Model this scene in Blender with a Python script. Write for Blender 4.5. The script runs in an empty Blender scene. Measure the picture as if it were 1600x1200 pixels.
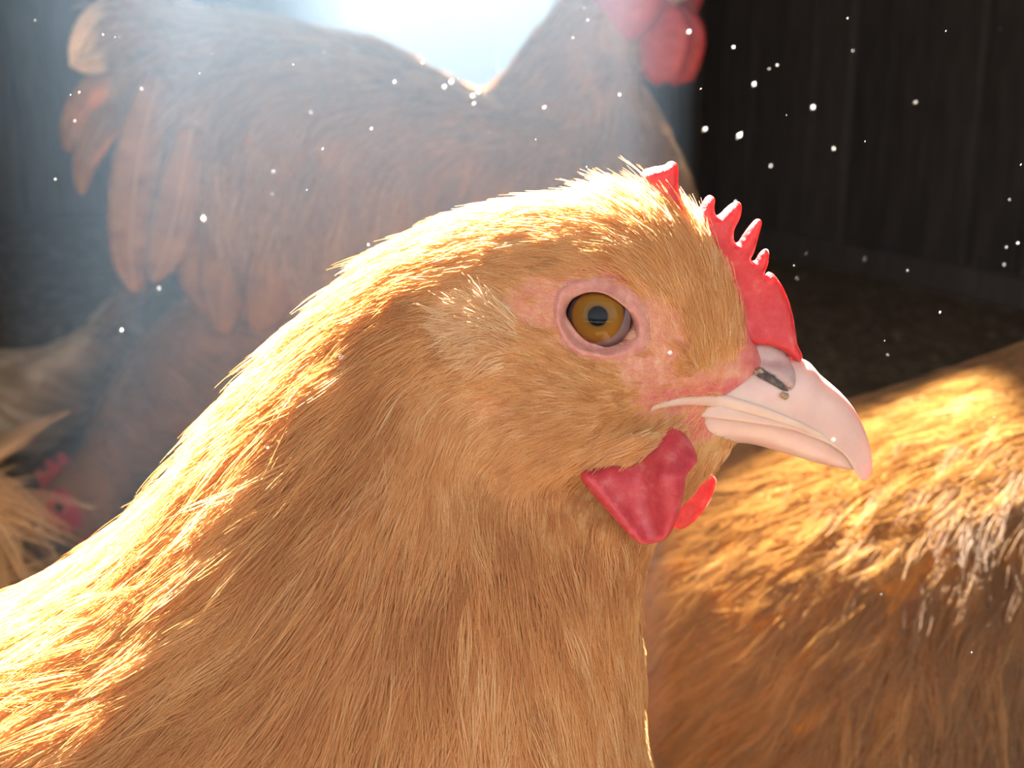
import bpy, bmesh, math, random
import numpy as np
from mathutils import Vector, Matrix
from mathutils.geometry import delaunay_2d_cdt

random.seed(7)
RNG = np.random.default_rng(11)
scene = bpy.context.scene
COL = scene.collection

# ------------------------------------------------------------------ camera
PITCH = math.radians(15.0)
FPX = 1700.0                       # focal length in pixels of the 1600x1200 frame
DIST = 0.20
CAM = np.array([0.0, -DIST * math.cos(PITCH), 0.40 + DIST * math.sin(PITCH)])
RIGHT = np.array([1.0, 0.0, 0.0])
UP = np.array([0.0, math.sin(PITCH), math.cos(PITCH)])
FWD = np.array([0.0, math.cos(PITCH), -math.sin(PITCH)])
cam_data = bpy.data.cameras.new('camera')
cam = bpy.data.objects.new('camera', cam_data)
COL.objects.link(cam)
cam.location = CAM
cam.rotation_euler = (math.pi / 2 - PITCH, 0, 0)
cam_data.sensor_width = 36.0
cam_data.lens = FPX / 1600.0 * 36.0
cam_data.clip_start = 0.005
cam_data.clip_end = 200
cam_data.dof.use_dof = True
cam_data.dof.focus_distance = 0.186
cam_data.dof.aperture_fstop = 22.0
scene.camera = cam

# ------------------------------------------------------------------ world, sun, exposure
SUN_ELEV = math.radians(48.0)
SUN_AZ = math.radians(-18.0)       # to the left of straight ahead (+Y)
SUN_DIR = np.array([math.sin(SUN_AZ) * math.cos(SUN_ELEV), math.cos(SUN_AZ) * math.cos(SUN_ELEV), math.sin(SUN_ELEV)])
world = bpy.data.worlds.new('sky')
scene.world = world
world.use_nodes = True
wn = world.node_tree
wn.nodes.clear()
sky = wn.nodes.new('ShaderNodeTexSky')
sky.sky_type = 'NISHITA'
sky.sun_disc = False
sky.sun_elevation = SUN_ELEV
sky.sun_rotation = SUN_AZ
sky.air_density = 1.0
sky.dust_density = 2.5
sky.ozone_density = 1.0
hs = wn.nodes.new('ShaderNodeHueSaturation')
hs.inputs['Saturation'].default_value = 0.12
bg = wn.nodes.new('ShaderNodeBackground')
bg.inputs['Strength'].default_value = 0.43
wo = wn.nodes.new('ShaderNodeOutputWorld')
wn.links.new(sky.outputs[0], hs.inputs['Color'])
wn.links.new(hs.outputs[0], bg.inputs['Color'])
wn.links.new(bg.outputs[0], wo.inputs['Surface'])

sun_data = bpy.data.lights.new('sun', 'SUN')
sun_data.energy = 92.0
sun_data.angle = math.radians(0.6)
sun_data.color = (1.0, 0.97, 0.93)
sun = bpy.data.objects.new('sun', sun_data)
COL.objects.link(sun)
sun.location = tuple(SUN_DIR * 6)
sun.rotation_euler = Vector(SUN_DIR).to_track_quat('Z', 'Y').to_euler()

scene.view_settings.view_transform = 'Standard'
scene.view_settings.look = 'None'
scene.view_settings.gamma = 1.0
scene.view_settings.use_curve_mapping = False
scene.view_settings.exposure = 0.45

cy = scene.cycles
cy.max_bounces = 10
cy.diffuse_bounces = 4
cy.glossy_bounces = 3
cy.transmission_bounces = 6
cy.transparent_max_bounces = 8
cy.volume_bounces = 0
cy.sample_clamp_indirect = 6.0
cy.use_denoising = True
try:
    scene.cycles_curves.shape = 'RIBBONS'
    scene.cycles_curves.subdivisions = 2
except Exception:
    pass


# ------------------------------------------------------------------ projection helpers
def P(px, py, y=0.0):
    """point of the vertical plane Y = y that the photograph shows at (px, py)"""
    px = np.asarray(px, float); py = np.asarray(py, float)
    d = (RIGHT * ((px - 800) / FPX)[..., None] + UP * ((600 - py) / FPX)[..., None] + FWD)
    t = (np.asarray(y, float) - CAM[1]) / d[..., 1]
    return CAM + d * t[..., None]


def project(p):
    q = np.asarray(p) - CAM
    z = q @ FWD
    return 800 + FPX * (q @ RIGHT) / z, 600 - FPX * (q @ UP) / z


def px_scale(y):
    return (y - CAM[1]) / math.cos(PITCH) / FPX


# ------------------------------------------------------------------ object helpers
def link(name, data, parent=None, label=None, cat=None, group=None, kind=None, mat=None):
    o = bpy.data.objects.new(name, data)
    COL.objects.link(o)
    if parent is not None:
        o.parent = parent
        o.matrix_parent_inverse = parent.matrix_basis.inverted()
    if label: o['label'] = label
    if cat: o['category'] = cat
    if group: o['group'] = group
    if kind: o['kind'] = kind
    if mat is not None and data is not None:
        data.materials.append(mat)
    return o


def empty(name, loc, label, cat, group=None):
    o = bpy.data.objects.new(name, None)
    o.empty_display_size = 0.05
    o.location = loc
    COL.objects.link(o)
    o['label'] = label; o['category'] = cat
    if group: o['group'] = group
    return o


def mesh_from(name, verts, faces, smooth=True):
    me = bpy.data.meshes.new(name)
    me.from_pydata([tuple(map(float, v)) for v in verts], [], [tuple(map(int, f)) for f in faces])
    me.update()
    if smooth:
        me.polygons.foreach_set('use_smooth', [True] * len(me.polygons))
    return me


def grid_faces(nu, nv, closed=True):
    f = []
    for i in range(nu - 1):
        for j in range(nv if closed else nv - 1):
            k = (j + 1) % nv
            f.append((i * nv + j, i * nv + k, (i + 1) * nv + k, (i + 1) * nv + j))
    return f


def catmull(a, n):
    """resample rows of a (m, k) to n rows through a Catmull-Rom spline"""
    a = np.asarray(a, float)
    m = len(a)
    e = np.vstack([2 * a[0] - a[1], a, 2 * a[-1] - a[-2]])
    u = np.linspace(0, m - 1, n)
    i = np.minimum(u.astype(int), m - 2)
    t = (u - i)[:, None]
    p0, p1, p2, p3 = e[i], e[i + 1], e[i + 2], e[i + 3]
    return 0.5 * ((2 * p1) + (-p0 + p2) * t + (2 * p0 - 5 * p1 + 4 * p2 - p3) * t ** 2 + (-p0 + 3 * p1 - 3 * p2 + p3) * t ** 3)


def ring_grid(T, B, W, nv, ex=2.0, ymid=0.0, axis=(0, 1, 0)):
    """loft of super-ellipse rings between top points T and bottom points B, half widths W"""
    ph = np.linspace(0, 2 * math.pi, nv, endpoint=False)
    c, s = np.cos(ph), np.sin(ph)
    cc = np.sign(c) * np.abs(c) ** (2.0 / ex)
    ss = np.sign(s) * np.abs(s) ** (2.0 / ex)
    C = (T + B) / 2; H = (T - B) / 2
    A = np.asarray(axis, float)
    return C[:, None, :] + H[:, None, :] * cc[None, :, None] + (W[:, None] * ss[None, :])[..., None] * A


def dome_grid(T, B, W, nv, ex=2.4, keel=False):
    """loft of domed sections: full width at the open edge B (or at T for a keel), rounded at the other"""
    h = nv // 2
    s_ = 1 - np.cos(np.linspace(0, math.pi / 2, h))
    wd = (1 - (1 - s_) ** ex) ** (1 / ex) if not keel else (1 - s_ ** ex) ** (1 / ex)
    s2 = np.concatenate([s_, s_[::-1]]); w2 = np.concatenate([-wd, wd[::-1]])
    C = T[:, None, :] * (1 - s2[None, :, None]) + B[:, None, :] * s2[None, :, None]
    C[:, :, 1] += W[:, None] * w2[None]
    return C


def capped(grid):
    nu, nv, _ = grid.shape
    v = list(grid.reshape(-1, 3))
    f = grid_faces(nu, nv)
    v.append(grid[0].mean(0)); a = len(v) - 1
    v.append(grid[-1].mean(0)); b = len(v) - 1
    for j in range(nv):
        k = (j + 1) % nv
        f.append((a, k, j)); f.append((b, (nu - 1) * nv + j, (nu - 1) * nv + k))
    return v, f


def px_stations(st, y, n):
    """stations (tx, ty, bx, by, w) in photograph pixels on the plane Y = y, made dense"""
    st = catmull(st, n)
    T = P(st[:, 0], st[:, 1], y); B = P(st[:, 2], st[:, 3], y)
    W = np.maximum(st[:, 4], 1.0) * px_scale(y)
    return T, B, W


def fix_normals(me):
    bm = bmesh.new(); bm.from_mesh(me)
    bmesh.ops.recalc_face_normals(bm, faces=bm.faces)
    bm.to_mesh(me); bm.free()


def tube(path, radii, nv=10, flat=1.0, flat_axis=None):
    path = np.asarray(path, float); n = len(path)
    tan = np.gradient(path, axis=0)
    tan /= np.linalg.norm(tan, axis=1)[:, None] + 1e-12
    ref = np.array([0.0, 1.0, 0.0]) if flat_axis is None else np.asarray(flat_axis, float)
    rings = []
    for i in range(n):
        b = ref - tan[i] * (ref @ tan[i])
        if np.linalg.norm(b) < 1e-6: b = np.array([1.0, 0, 0]) - tan[i] * tan[i][0]
        b /= np.linalg.norm(b)
        c = np.cross(tan[i], b)
        ph = np.linspace(0, 2 * math.pi, nv, endpoint=False)
        rings.append(path[i] + radii[i] * (np.cos(ph)[:, None] * b * flat + np.sin(ph)[:, None] * c))
    return capped(np.array(rings))


# ------------------------------------------------------------------ materials
def new_mat(name):
    m = bpy.data.materials.new(name); m.use_nodes = True
    m.node_tree.nodes.clear()
    out = m.node_tree.nodes.new('ShaderNodeOutputMaterial')
    return m, m.node_tree, out


def noise(nt, scale, detail=4.0, rough=0.6, vec=None, w=None):
    n = nt.nodes.new('ShaderNodeTexNoise')
    n.inputs['Scale'].default_value = scale
    n.inputs['Detail'].default_value = detail
    n.inputs['Roughness'].default_value = rough
    if vec is not None: nt.links.new(vec, n.inputs['Vector'])
    return n


def ramp(nt, fac, stops):
    r = nt.nodes.new('ShaderNodeValToRGB')
    el = r.color_ramp.elements
    while len(el) < len(stops): el.new(0.5)
    for e, (p, c) in zip(el, stops):
        e.position = p; e.color = (*c, 1.0)
    nt.links.new(fac, r.inputs['Fac'])
    return r


def coords(nt):
    return nt.nodes.new('ShaderNodeNewGeometry').outputs['Position']


def flesh(name, stops, scale=900.0, rough=0.45, sss=0.6, radius=(1.0, 0.22, 0.12), sss_scale=0.0022, bump=0.4, spec=0.35, bscale=2500.0, bdist=0.0002):
    m, nt, out = new_mat(name)
    pos = coords(nt)
    n = noise(nt, scale, 5.0, 0.6, pos)
    r = ramp(nt, n.outputs['Fac'], stops)
    b = nt.nodes.new('ShaderNodeBsdfPrincipled')
    nt.links.new(r.outputs['Color'], b.inputs['Base Color'])
    b.inputs['Roughness'].default_value = rough
    b.inputs['Subsurface Weight'].default_value = sss
    b.inputs['Subsurface Radius'].default_value = radius
    b.inputs['Subsurface Scale'].default_value = sss_scale
    b.inputs['Specular IOR Level'].default_value = spec
    n2 = noise(nt, bscale, 3.0, 0.6, pos)
    bp = nt.nodes.new('ShaderNodeBump')
    bp.inputs['Strength'].default_value = bump
    bp.inputs['Distance'].default_value = bdist
    nt.links.new(n2.outputs['Fac'], bp.inputs['Height'])
    nt.links.new(bp.outputs['Normal'], b.inputs['Normal'])
    nt.links.new(b.outputs[0], out.inputs['Surface'])
    return m


def solid(name, color, rough=0.6, spec=0.3, coat=0.0):
    m, nt, out = new_mat(name)
    b = nt.nodes.new('ShaderNodeBsdfPrincipled')
    n = noise(nt, 300.0, 3.0, 0.6, coords(nt))
    r = ramp(nt, n.outputs['Fac'], [(0.3, tuple(c * 0.8 for c in color)), (0.7, tuple(min(1, c * 1.15) for c in color))])
    nt.links.new(r.outputs['Color'], b.inputs['Base Color'])
    b.inputs['Roughness'].default_value = rough
    b.inputs['Specular IOR Level'].default_value = spec
    b.inputs['Coat Weight'].default_value = coat
    b.inputs['Coat Roughness'].default_value = 0.02
    nt.links.new(b.outputs[0], out.inputs['Surface'])
    return m


def plumage_mat(name, stops, rough=0.42):
    m, nt, out = new_mat(name)
    at = nt.nodes.new('ShaderNodeAttribute'); at.attribute_name = 'tone'
    r = ramp(nt, at.outputs['Fac'], stops)
    d = nt.nodes.new('ShaderNodeBsdfDiffuse'); t = nt.nodes.new('ShaderNodeBsdfTranslucent')
    g = nt.nodes.new('ShaderNodeBsdfHair'); g.component = 'Reflection'
    h = nt.nodes.new('ShaderNodeBsdfHair'); h.component = 'Transmission'
    for q in (g, h):
        q.inputs['RoughnessU'].default_value = rough; q.inputs['RoughnessV'].default_value = 0.8
    nt.links.new(r.outputs['Color'], d.inputs['Color'])
    pale = nt.nodes.new('ShaderNodeGamma'); pale.inputs['Gamma'].default_value = 0.6
    nt.links.new(r.outputs['Color'], pale.inputs['Color'])
    nt.links.new(pale.outputs['Color'], h.inputs['Color']); nt.links.new(r.outputs['Color'], t.inputs['Color'])
    g.inputs['Color'].default_value = (0.95, 0.90, 0.80, 1)
    m1 = nt.nodes.new('ShaderNodeMixShader'); m1.inputs[0].default_value = 0.4
    nt.links.new(d.outputs[0], m1.inputs[1]); nt.links.new(t.outputs[0], m1.inputs[2])
    m3 = nt.nodes.new('ShaderNodeMixShader'); m3.inputs[0].default_value = 0.5
    nt.links.new(g.outputs[0], m3.inputs[1]); nt.links.new(h.outputs[0], m3.inputs[2])
    m2 = nt.nodes.new('ShaderNodeMixShader'); m2.inputs[0].default_value = 0.21
    nt.links.new(m1.outputs[0], m2.inputs[1]); nt.links.new(m3.outputs[0], m2.inputs[2])
    nt.links.new(m2.outputs[0], out.inputs['Surface'])
    return m


def vane_mat(name, c1, c2, scale=400.0, trans=0.45):
    """thin feather vane: light passes through it"""
    m, nt, out = new_mat(name)
    n = noise(nt, scale, 4.0, 0.6, coords(nt))
    r = ramp(nt, n.outputs['Fac'], [(0.3, c1), (0.7, c2)])
    d = nt.nodes.new('ShaderNodeBsdfDiffuse'); t = nt.nodes.new('ShaderNodeBsdfTranslucent')
    nt.links.new(r.outputs[0], d.inputs['Color']); nt.links.new(r.outputs[0], t.inputs['Color'])
    mx = nt.nodes.new('ShaderNodeMixShader'); mx.inputs[0].default_value = trans
    nt.links.new(d.outputs[0], mx.inputs[1]); nt.links.new(t.outputs[0], mx.inputs[2])
    nt.links.new(mx.outputs[0], out.inputs['Surface'])
    return m


M = {}
M['hackle'] = plumage_mat('buff_hackle', [(0.0, (0.58, 0.25, 0.06)), (0.4, (0.82, 0.45, 0.145)), (0.75, (0.92, 0.62, 0.29)), (1.0, (0.96, 0.78, 0.50))])
M['fluff_pale'] = plumage_mat('pale_fluff', [(0.0, (0.80, 0.48, 0.21)), (0.6, (0.93, 0.65, 0.35)), (1.0, (0.97, 0.80, 0.54))])
M['plume_orange'] = plumage_mat('orange_plumage', [(0.0, (0.13, 0.050, 0.008)), (0.45, (0.26, 0.115, 0.021)), (0.8, (0.39, 0.195, 0.046)), (1.0, (0.55, 0.33, 0.12))])
M['plume_brown'] = plumage_mat('brown_plumage', [(0.0, (0.15, 0.065, 0.022)), (0.5, (0.30, 0.15, 0.055)), (1.0, (0.50, 0.30, 0.14))])
M['plume_cream'] = plumage_mat('cream_plumage', [(0.0, (0.28, 0.17, 0.08)), (0.5, (0.52, 0.38, 0.22)), (1.0, (0.74, 0.61, 0.42))])
M['down_skin'] = solid('buff_underdown', (0.50, 0.27, 0.10), 0.9, 0.05)
M['down_orange'] = solid('orange_underdown', (0.26, 0.115, 0.028), 0.9, 0.05)
M['down_brown'] = solid('brown_underdown', (0.22, 0.11, 0.045), 0.9, 0.05)
M['down_cream'] = solid('cream_underdown', (0.60, 0.48, 0.33), 0.9, 0.05)
M['comb'] = flesh('comb_flesh', [(0.3, (0.56, 0.035, 0.045)), (0.58, (0.66, 0.07, 0.07)), (0.82, (0.74, 0.19, 0.17))], 380.0, 0.42, 0.9, (1.0, 0.18, 0.12), 0.0026, 0.7, bscale=1600.0, bdist=0.0003)
M['wattle'] = flesh('wattle_flesh', [(0.25, (0.46, 0.035, 0.055)), (0.55, (0.58, 0.08, 0.09)), (0.8, (0.68, 0.22, 0.21))], 350.0, 0.38, 0.8, (1.0, 0.2, 0.14), 0.0022, 0.5, bscale=1500.0)
M['lid'] = flesh('eyelid_skin', [(0.25, (0.52, 0.19, 0.16)), (0.55, (0.62, 0.28, 0.22)), (0.8, (0.70, 0.40, 0.31))], 700.0, 0.5, 0.5, sss_scale=0.001, bump=0.5, bscale=3000.0)
M['horn'] = flesh('beak_horn', [(0.2, (0.66, 0.40, 0.35)), (0.5, (0.72, 0.49, 0.43)), (0.8, (0.76, 0.56, 0.44))], 130.0, 0.30, 0.75, (1.0, 0.42, 0.25), 0.0024, 0.12, 0.5, bscale=900.0)
M['gape'] = flesh('mouth_edge_horn', [(0.2, (0.66, 0.38, 0.31)), (0.6, (0.74, 0.54, 0.43))], 120.0, 0.4, 0.5, (1.0, 0.5, 0.3), 0.001, 0.2, bscale=1500.0)
M['cere'] = flesh('nostril_flap_skin', [(0.2, (0.46, 0.29, 0.27)), (0.7, (0.56, 0.40, 0.37))], 400.0, 0.5, 0.4, sss_scale=0.001, bump=0.4, bscale=2000.0)
M['nostril'] = flesh('nostril_dark', [(0.3, (0.045, 0.03, 0.025)), (0.7, (0.20, 0.16, 0.14))], 900.0, 0.6, 0.0, bump=0.8)
M['crust'] = flesh('nostril_crust', [(0.3, (0.30, 0.18, 0.08)), (0.7, (0.55, 0.42, 0.28))], 1500.0, 0.7, 0.0, bump=1.0, bscale=2500.0)
M['membrane'] = flesh('third_eyelid_skin', [(0.3, (0.25, 0.165, 0.17)), (0.7, (0.32, 0.22, 0.22))], 500.0, 0.3, 0.2, sss_scale=0.001, bump=0.1)
M['pupil'] = solid('pupil_black', (0.006, 0.008, 0.012), 0.6, 0.05)
M['bill_far'] = solid('dull_horn', (0.62, 0.46, 0.34), 0.5)
M['quill'] = solid('brown_quill', (0.34, 0.20, 0.09), 0.6)
M['shank'] = solid('pale_shank_scales', (0.62, 0.48, 0.40), 0.6)
M['face_red'] = flesh('red_face_skin', [(0.3, (0.27, 0.025, 0.03)), (0.7, (0.38, 0.06, 0.06))], 200.0, 0.5, 0.4, sss_scale=0.002)


def skin_with_face(name):
    """head skin: pink where the photo shows it bare, buff under the feathers; a fixed colour map on the head itself"""
    m, nt, out = new_mat(name)
    pos = coords(nt)
    at = nt.nodes.new('ShaderNodeAttribute'); at.attribute_name = 'bare'
    n = noise(nt, 420.0, 5.0, 0.65, pos)
    pink = ramp(nt, n.outputs['Fac'], [(0.28, (0.58, 0.19, 0.15)), (0.5, (0.66, 0.29, 0.20)), (0.72, (0.74, 0.42, 0.28))])
    n2 = noise(nt, 300.0, 4.0, 0.6, pos)
    buff = ramp(nt, n2.outputs['Fac'], [(0.3, (0.44, 0.22, 0.08)), (0.7, (0.62, 0.36, 0.15))])
    red = nt.nodes.new('ShaderNodeAttribute'); red.attribute_name = 'red'
    rr = ramp(nt, n.outputs['Fac'], [(0.3, (0.54, 0.10, 0.10)), (0.7, (0.68, 0.25, 0.20))])
    m1 = nt.nodes.new('ShaderNodeMix'); m1.data_type = 'RGBA'
    nt.links.new(at.outputs['Fac'], m1.inputs[0]); nt.links.new(buff.outputs[0], m1.inputs[6]); nt.links.new(pink.outputs[0], m1.inputs[7])
    m2 = nt.nodes.new('ShaderNodeMix'); m2.data_type = 'RGBA'
    nt.links.new(red.outputs['Fac'], m2.inputs[0]); nt.links.new(m1.outputs[2], m2.inputs[6]); nt.links.new(rr.outputs[0], m2.inputs[7])
    b = nt.nodes.new('ShaderNodeBsdfPrincipled')
    nt.links.new(m2.outputs[2], b.inputs['Base Color'])
    b.inputs['Roughness'].default_value = 0.55
    b.inputs['Specular IOR Level'].default_value = 0.25
    b.inputs['Subsurface Weight'].default_value = 0.4
    b.inputs['Subsurface Radius'].default_value = (1.0, 0.25, 0.15)
    b.inputs['Subsurface Scale'].default_value = 0.001
    vo = nt.nodes.new('ShaderNodeTexVoronoi'); vo.inputs['Scale'].default_value = 1100.0
    nt.links.new(pos, vo.inputs['Vector'])
    bp = nt.nodes.new('ShaderNodeBump'); bp.invert = True
    bp.inputs['Strength'].default_value = 0.35; bp.inputs['Distance'].default_value = 0.0004
    nt.links.new(vo.outputs['Distance'], bp.inputs['Height'])
    nt.links.new(bp.outputs['Normal'], b.inputs['Normal'])
    nt.links.new(b.outputs[0], out.inputs['Surface'])
    return m


M['head_skin'] = skin_with_face('head_and_body_skin')


def iris_mat():
    m, nt, out = new_mat('amber_iris')
    tc = nt.nodes.new('ShaderNodeTexCoord')
    ln = nt.nodes.new('ShaderNodeVectorMath'); ln.operation = 'LENGTH'
    mul = nt.nodes.new('ShaderNodeVectorMath'); mul.operation = 'MULTIPLY'; mul.inputs[1].default_value = (1, 0, 1)
    nt.links.new(tc.outputs['Object'], mul.inputs[0]); nt.links.new(mul.outputs[0], ln.inputs[0])
    sc = nt.nodes.new('ShaderNodeMath'); sc.operation = 'MULTIPLY'; sc.inputs[1].default_value = 1.0 / 0.0050
    nt.links.new(ln.outputs['Value'], sc.inputs[0])
    n = noise(nt, 700.0, 4.0, 0.7, tc.outputs['Object'])
    ad = nt.nodes.new('ShaderNodeMath'); ad.operation = 'MULTIPLY_ADD'; ad.inputs[1].default_value = 0.10; 
    nt.links.new(n.outputs['Fac'], ad.inputs[0]); nt.links.new(sc.outputs[0], ad.inputs[2])
    r = ramp(nt, ad.outputs[0], [(0.34, (0.06, 0.028, 0.010)), (0.44, (0.22, 0.105, 0.018)), (0.66, (0.31, 0.135, 0.016)), (0.88, (0.30, 0.115, 0.018)), (0.95, (0.07, 0.045, 0.04)), (1.0, (0.12, 0.09, 0.10))])
    b = nt.nodes.new('ShaderNodeBsdfPrincipled')
    nt.links.new(r.outputs[0], b.inputs['Base Color'])
    b.inputs['Roughness'].default_value = 0.6
    b.inputs['Specular IOR Level'].default_value = 0.1
    nt.links.new(b.outputs[0], out.inputs['Surface'])
    return m


def cornea_mat():
    m, nt, out = new_mat('clear_cornea')
    t = nt.nodes.new('ShaderNodeBsdfTransparent'); g = nt.nodes.new('ShaderNodeBsdfGlossy')
    g.inputs['Roughness'].default_value = 0.01
    f = nt.nodes.new('ShaderNodeFresnel'); f.inputs['IOR'].default_value = 1.28
    mx = nt.nodes.new('ShaderNodeMixShader')
    nt.links.new(f.outputs[0], mx.inputs[0]); nt.links.new(t.outputs[0], mx.inputs[1]); nt.links.new(g.outputs[0], mx.inputs[2])
    nt.links.new(mx.outputs[0], out.inputs['Surface'])
    return m


M['iris'] = iris_mat(); M['cornea'] = cornea_mat()


def wood_mat(name, c1, c2):
    m, nt, out = new_mat(name)
    tc = nt.nodes.new('ShaderNodeTexCoord')
    mp = nt.nodes.new('ShaderNodeMapping'); mp.inputs['Scale'].default_value = (18, 18, 1.3)
    nt.links.new(tc.outputs['Object'], mp.inputs['Vector'])
    n = noise(nt, 3.0, 8.0, 0.65, mp.outputs[0])
    oi = nt.nodes.new('ShaderNodeObjectInfo')
    ad = nt.nodes.new('ShaderNodeMath'); ad.operation = 'MULTIPLY_ADD'; ad.inputs[1].default_value = 0.3
    nt.links.new(oi.outputs['Random'], ad.inputs[0]); nt.links.new(n.outputs['Fac'], ad.inputs[2])
    r = ramp(nt, ad.outputs[0], [(0.3, c1), (0.95, c2)])
    b = nt.nodes.new('ShaderNodeBsdfPrincipled')
    nt.links.new(r.outputs[0], b.inputs['Base Color'])
    b.inputs['Roughness'].default_value = 0.8
    b.inputs['Specular IOR Level'].default_value = 0.15
    bp = nt.nodes.new('ShaderNodeBump'); bp.inputs['Strength'].default_value = 0.4; bp.inputs['Distance'].default_value = 0.003
    nt.links.new(n.outputs['Fac'], bp.inputs['Height']); nt.links.new(bp.outputs[0], b.inputs['Normal'])
    nt.links.new(b.outputs[0], out.inputs['Surface'])
    return m


M['plank'] = wood_mat('weathered_dark_planks', (0.055, 0.045, 0.040), (0.17, 0.14, 0.125))
M['roof'] = wood_mat('roof_boards', (0.05, 0.04, 0.03), (0.12, 0.09, 0.07))
M['litter'] = solid('wood_shavings', (0.34, 0.25, 0.16), 0.9, 0.1)
M['mote'] = vane_mat('white_dust', (0.85, 0.83, 0.78), (0.95, 0.93, 0.9), 200.0, 0.6)


def floor_mat():
    m, nt, out = new_mat('littered_earth')
    pos = coords(nt)
    a = noise(nt, 9.0, 8.0, 0.7, pos); c = noise(nt, 90.0, 4.0, 0.7, pos)
    ad = nt.nodes.new('ShaderNodeMath'); ad.operation = 'MULTIPLY_ADD'; ad.inputs[1].default_value = 0.6
    nt.links.new(c.outputs['Fac'], ad.inputs[0])
    mu = nt.nodes.new('ShaderNodeMath'); mu.operation = 'MULTIPLY'; mu.inputs[1].default_value = 0.5
    nt.links.new(a.outputs['Fac'], mu.inputs[0]); nt.links.new(mu.outputs[0], ad.inputs[2])
    r = ramp(nt, ad.outputs[0], [(0.35, (0.09, 0.065, 0.045)), (0.75, (0.30, 0.22, 0.14))])
    b = nt.nodes.new('ShaderNodeBsdfPrincipled'); b.inputs['Roughness'].default_value = 0.95
    b.inputs['Specular IOR Level'].default_value = 0.1
    nt.links.new(r.outputs[0], b.inputs['Base Color'])
    bp = nt.nodes.new('ShaderNodeBump'); bp.inputs['Strength'].default_value = 0.8; bp.inputs['Distance'].default_value = 0.01
    nt.links.new(ad.outputs[0], bp.inputs['Height']); nt.links.new(bp.outputs[0], b.inputs['Normal'])
    nt.links.new(b.outputs[0], out.inputs['Surface'])
    return m


M['floor'] = floor_mat()


# ------------------------------------------------------------------ the coop
def box_mesh(name, lo, hi, bevel=0.0):
    bm = bmesh.new()
    bmesh.ops.create_cube(bm, size=1.0)
    lo = Vector(lo); hi = Vector(hi)
    for v in bm.verts:
        v.co = Vector([(lo[i] + hi[i]) / 2 + v.co[i] * (hi[i] - lo[i]) for i in range(3)])
    if bevel:
        bmesh.ops.bevel(bm, geom=bm.edges[:], offset=bevel, segments=1, affect='EDGES')
    me = bpy.data.meshes.new(name); bm.to_mesh(me); bm.free()
    return me


ROOF_Z = 1.9
FRONT_Y = -0.62
BACK_Y = 3.9
LEFT_X = -2.1
# ground line of the right wall as the photo shows it
W_A = np.array([1.046, 2.28]); W_B = np.array([0.775, 2.93])
w_dir = (W_B - W_A) / np.linalg.norm(W_B - W_A)
r_end = W_A + w_dir * ((BACK_Y - W_A[1]) / w_dir[1])
r_start = W_A + w_dir * ((FRONT_Y - W_A[1]) / w_dir[1])

floor = link('floor', mesh_from('floor', [(LEFT_X - .3, FRONT_Y - 3, 0), (r_start[0] + .3, FRONT_Y - 3, 0), (r_start[0] + .3, BACK_Y + .3, 0), (LEFT_X - .3, BACK_Y + .3, 0)], [(0, 1, 2, 3)], False), kind='structure', mat=M['floor'])


def plank_wall(name, a, b, height, width, side):
    """vertical boards from a to b, each board its own piece of the wall"""
    a = np.asarray(a, float); b = np.asarray(b, float)
    L = np.linalg.norm(b - a); d = (b - a) / L
    ang = math.atan2(d[1], d[0])
    base = link(name, box_mesh(name, (0, side * 0.035, 0), (L, side * 0.06, height)), kind='structure', mat=M['plank'])
    base.location = (a[0], a[1], 0); base.rotation_euler = (0, 0, ang)
    n = int(L / width)
    shared = None
    for i in range(n):
        if shared is None:
            shared = box_mesh('plank', (0.006, 0, 0), (width - 0.006, side * 0.033, height - 0.01), 0.004)
            shared.materials.append(M['plank'])
        o = bpy.data.objects.new('plank', shared); COL.objects.link(o)
        o.parent = base
        o.location = (i * width, side * random.uniform(-0.006, 0.004), 0.002)
        o.rotation_euler = (0, random.uniform(-0.002, 0.002), random.uniform(-0.02, 0.02))
    return base


plank_wall('wall_right', r_end, r_start, ROOF_Z, 0.145, 1)
plank_wall('wall_back', (LEFT_X, BACK_Y), r_end, ROOF_Z, 0.145, 1)
plank_wall('wall_left', (LEFT_X, FRONT_Y), (LEFT_X, BACK_Y), ROOF_Z, 0.3, 1)
# a low board along the foot of the right wall
Lr = np.linalg.norm(r_start - r_end)
bb = link('baseboard_right', box_mesh('baseboard_right', (0, -0.035, 0), (Lr, -0.008, 0.07), 0.004), kind='structure', mat=M['plank'])
bb.location = (r_end[0], r_end[1], 0); bb.rotation_euler = (0, 0, math.atan2(*(r_start - r_end)[::-1]))

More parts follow.
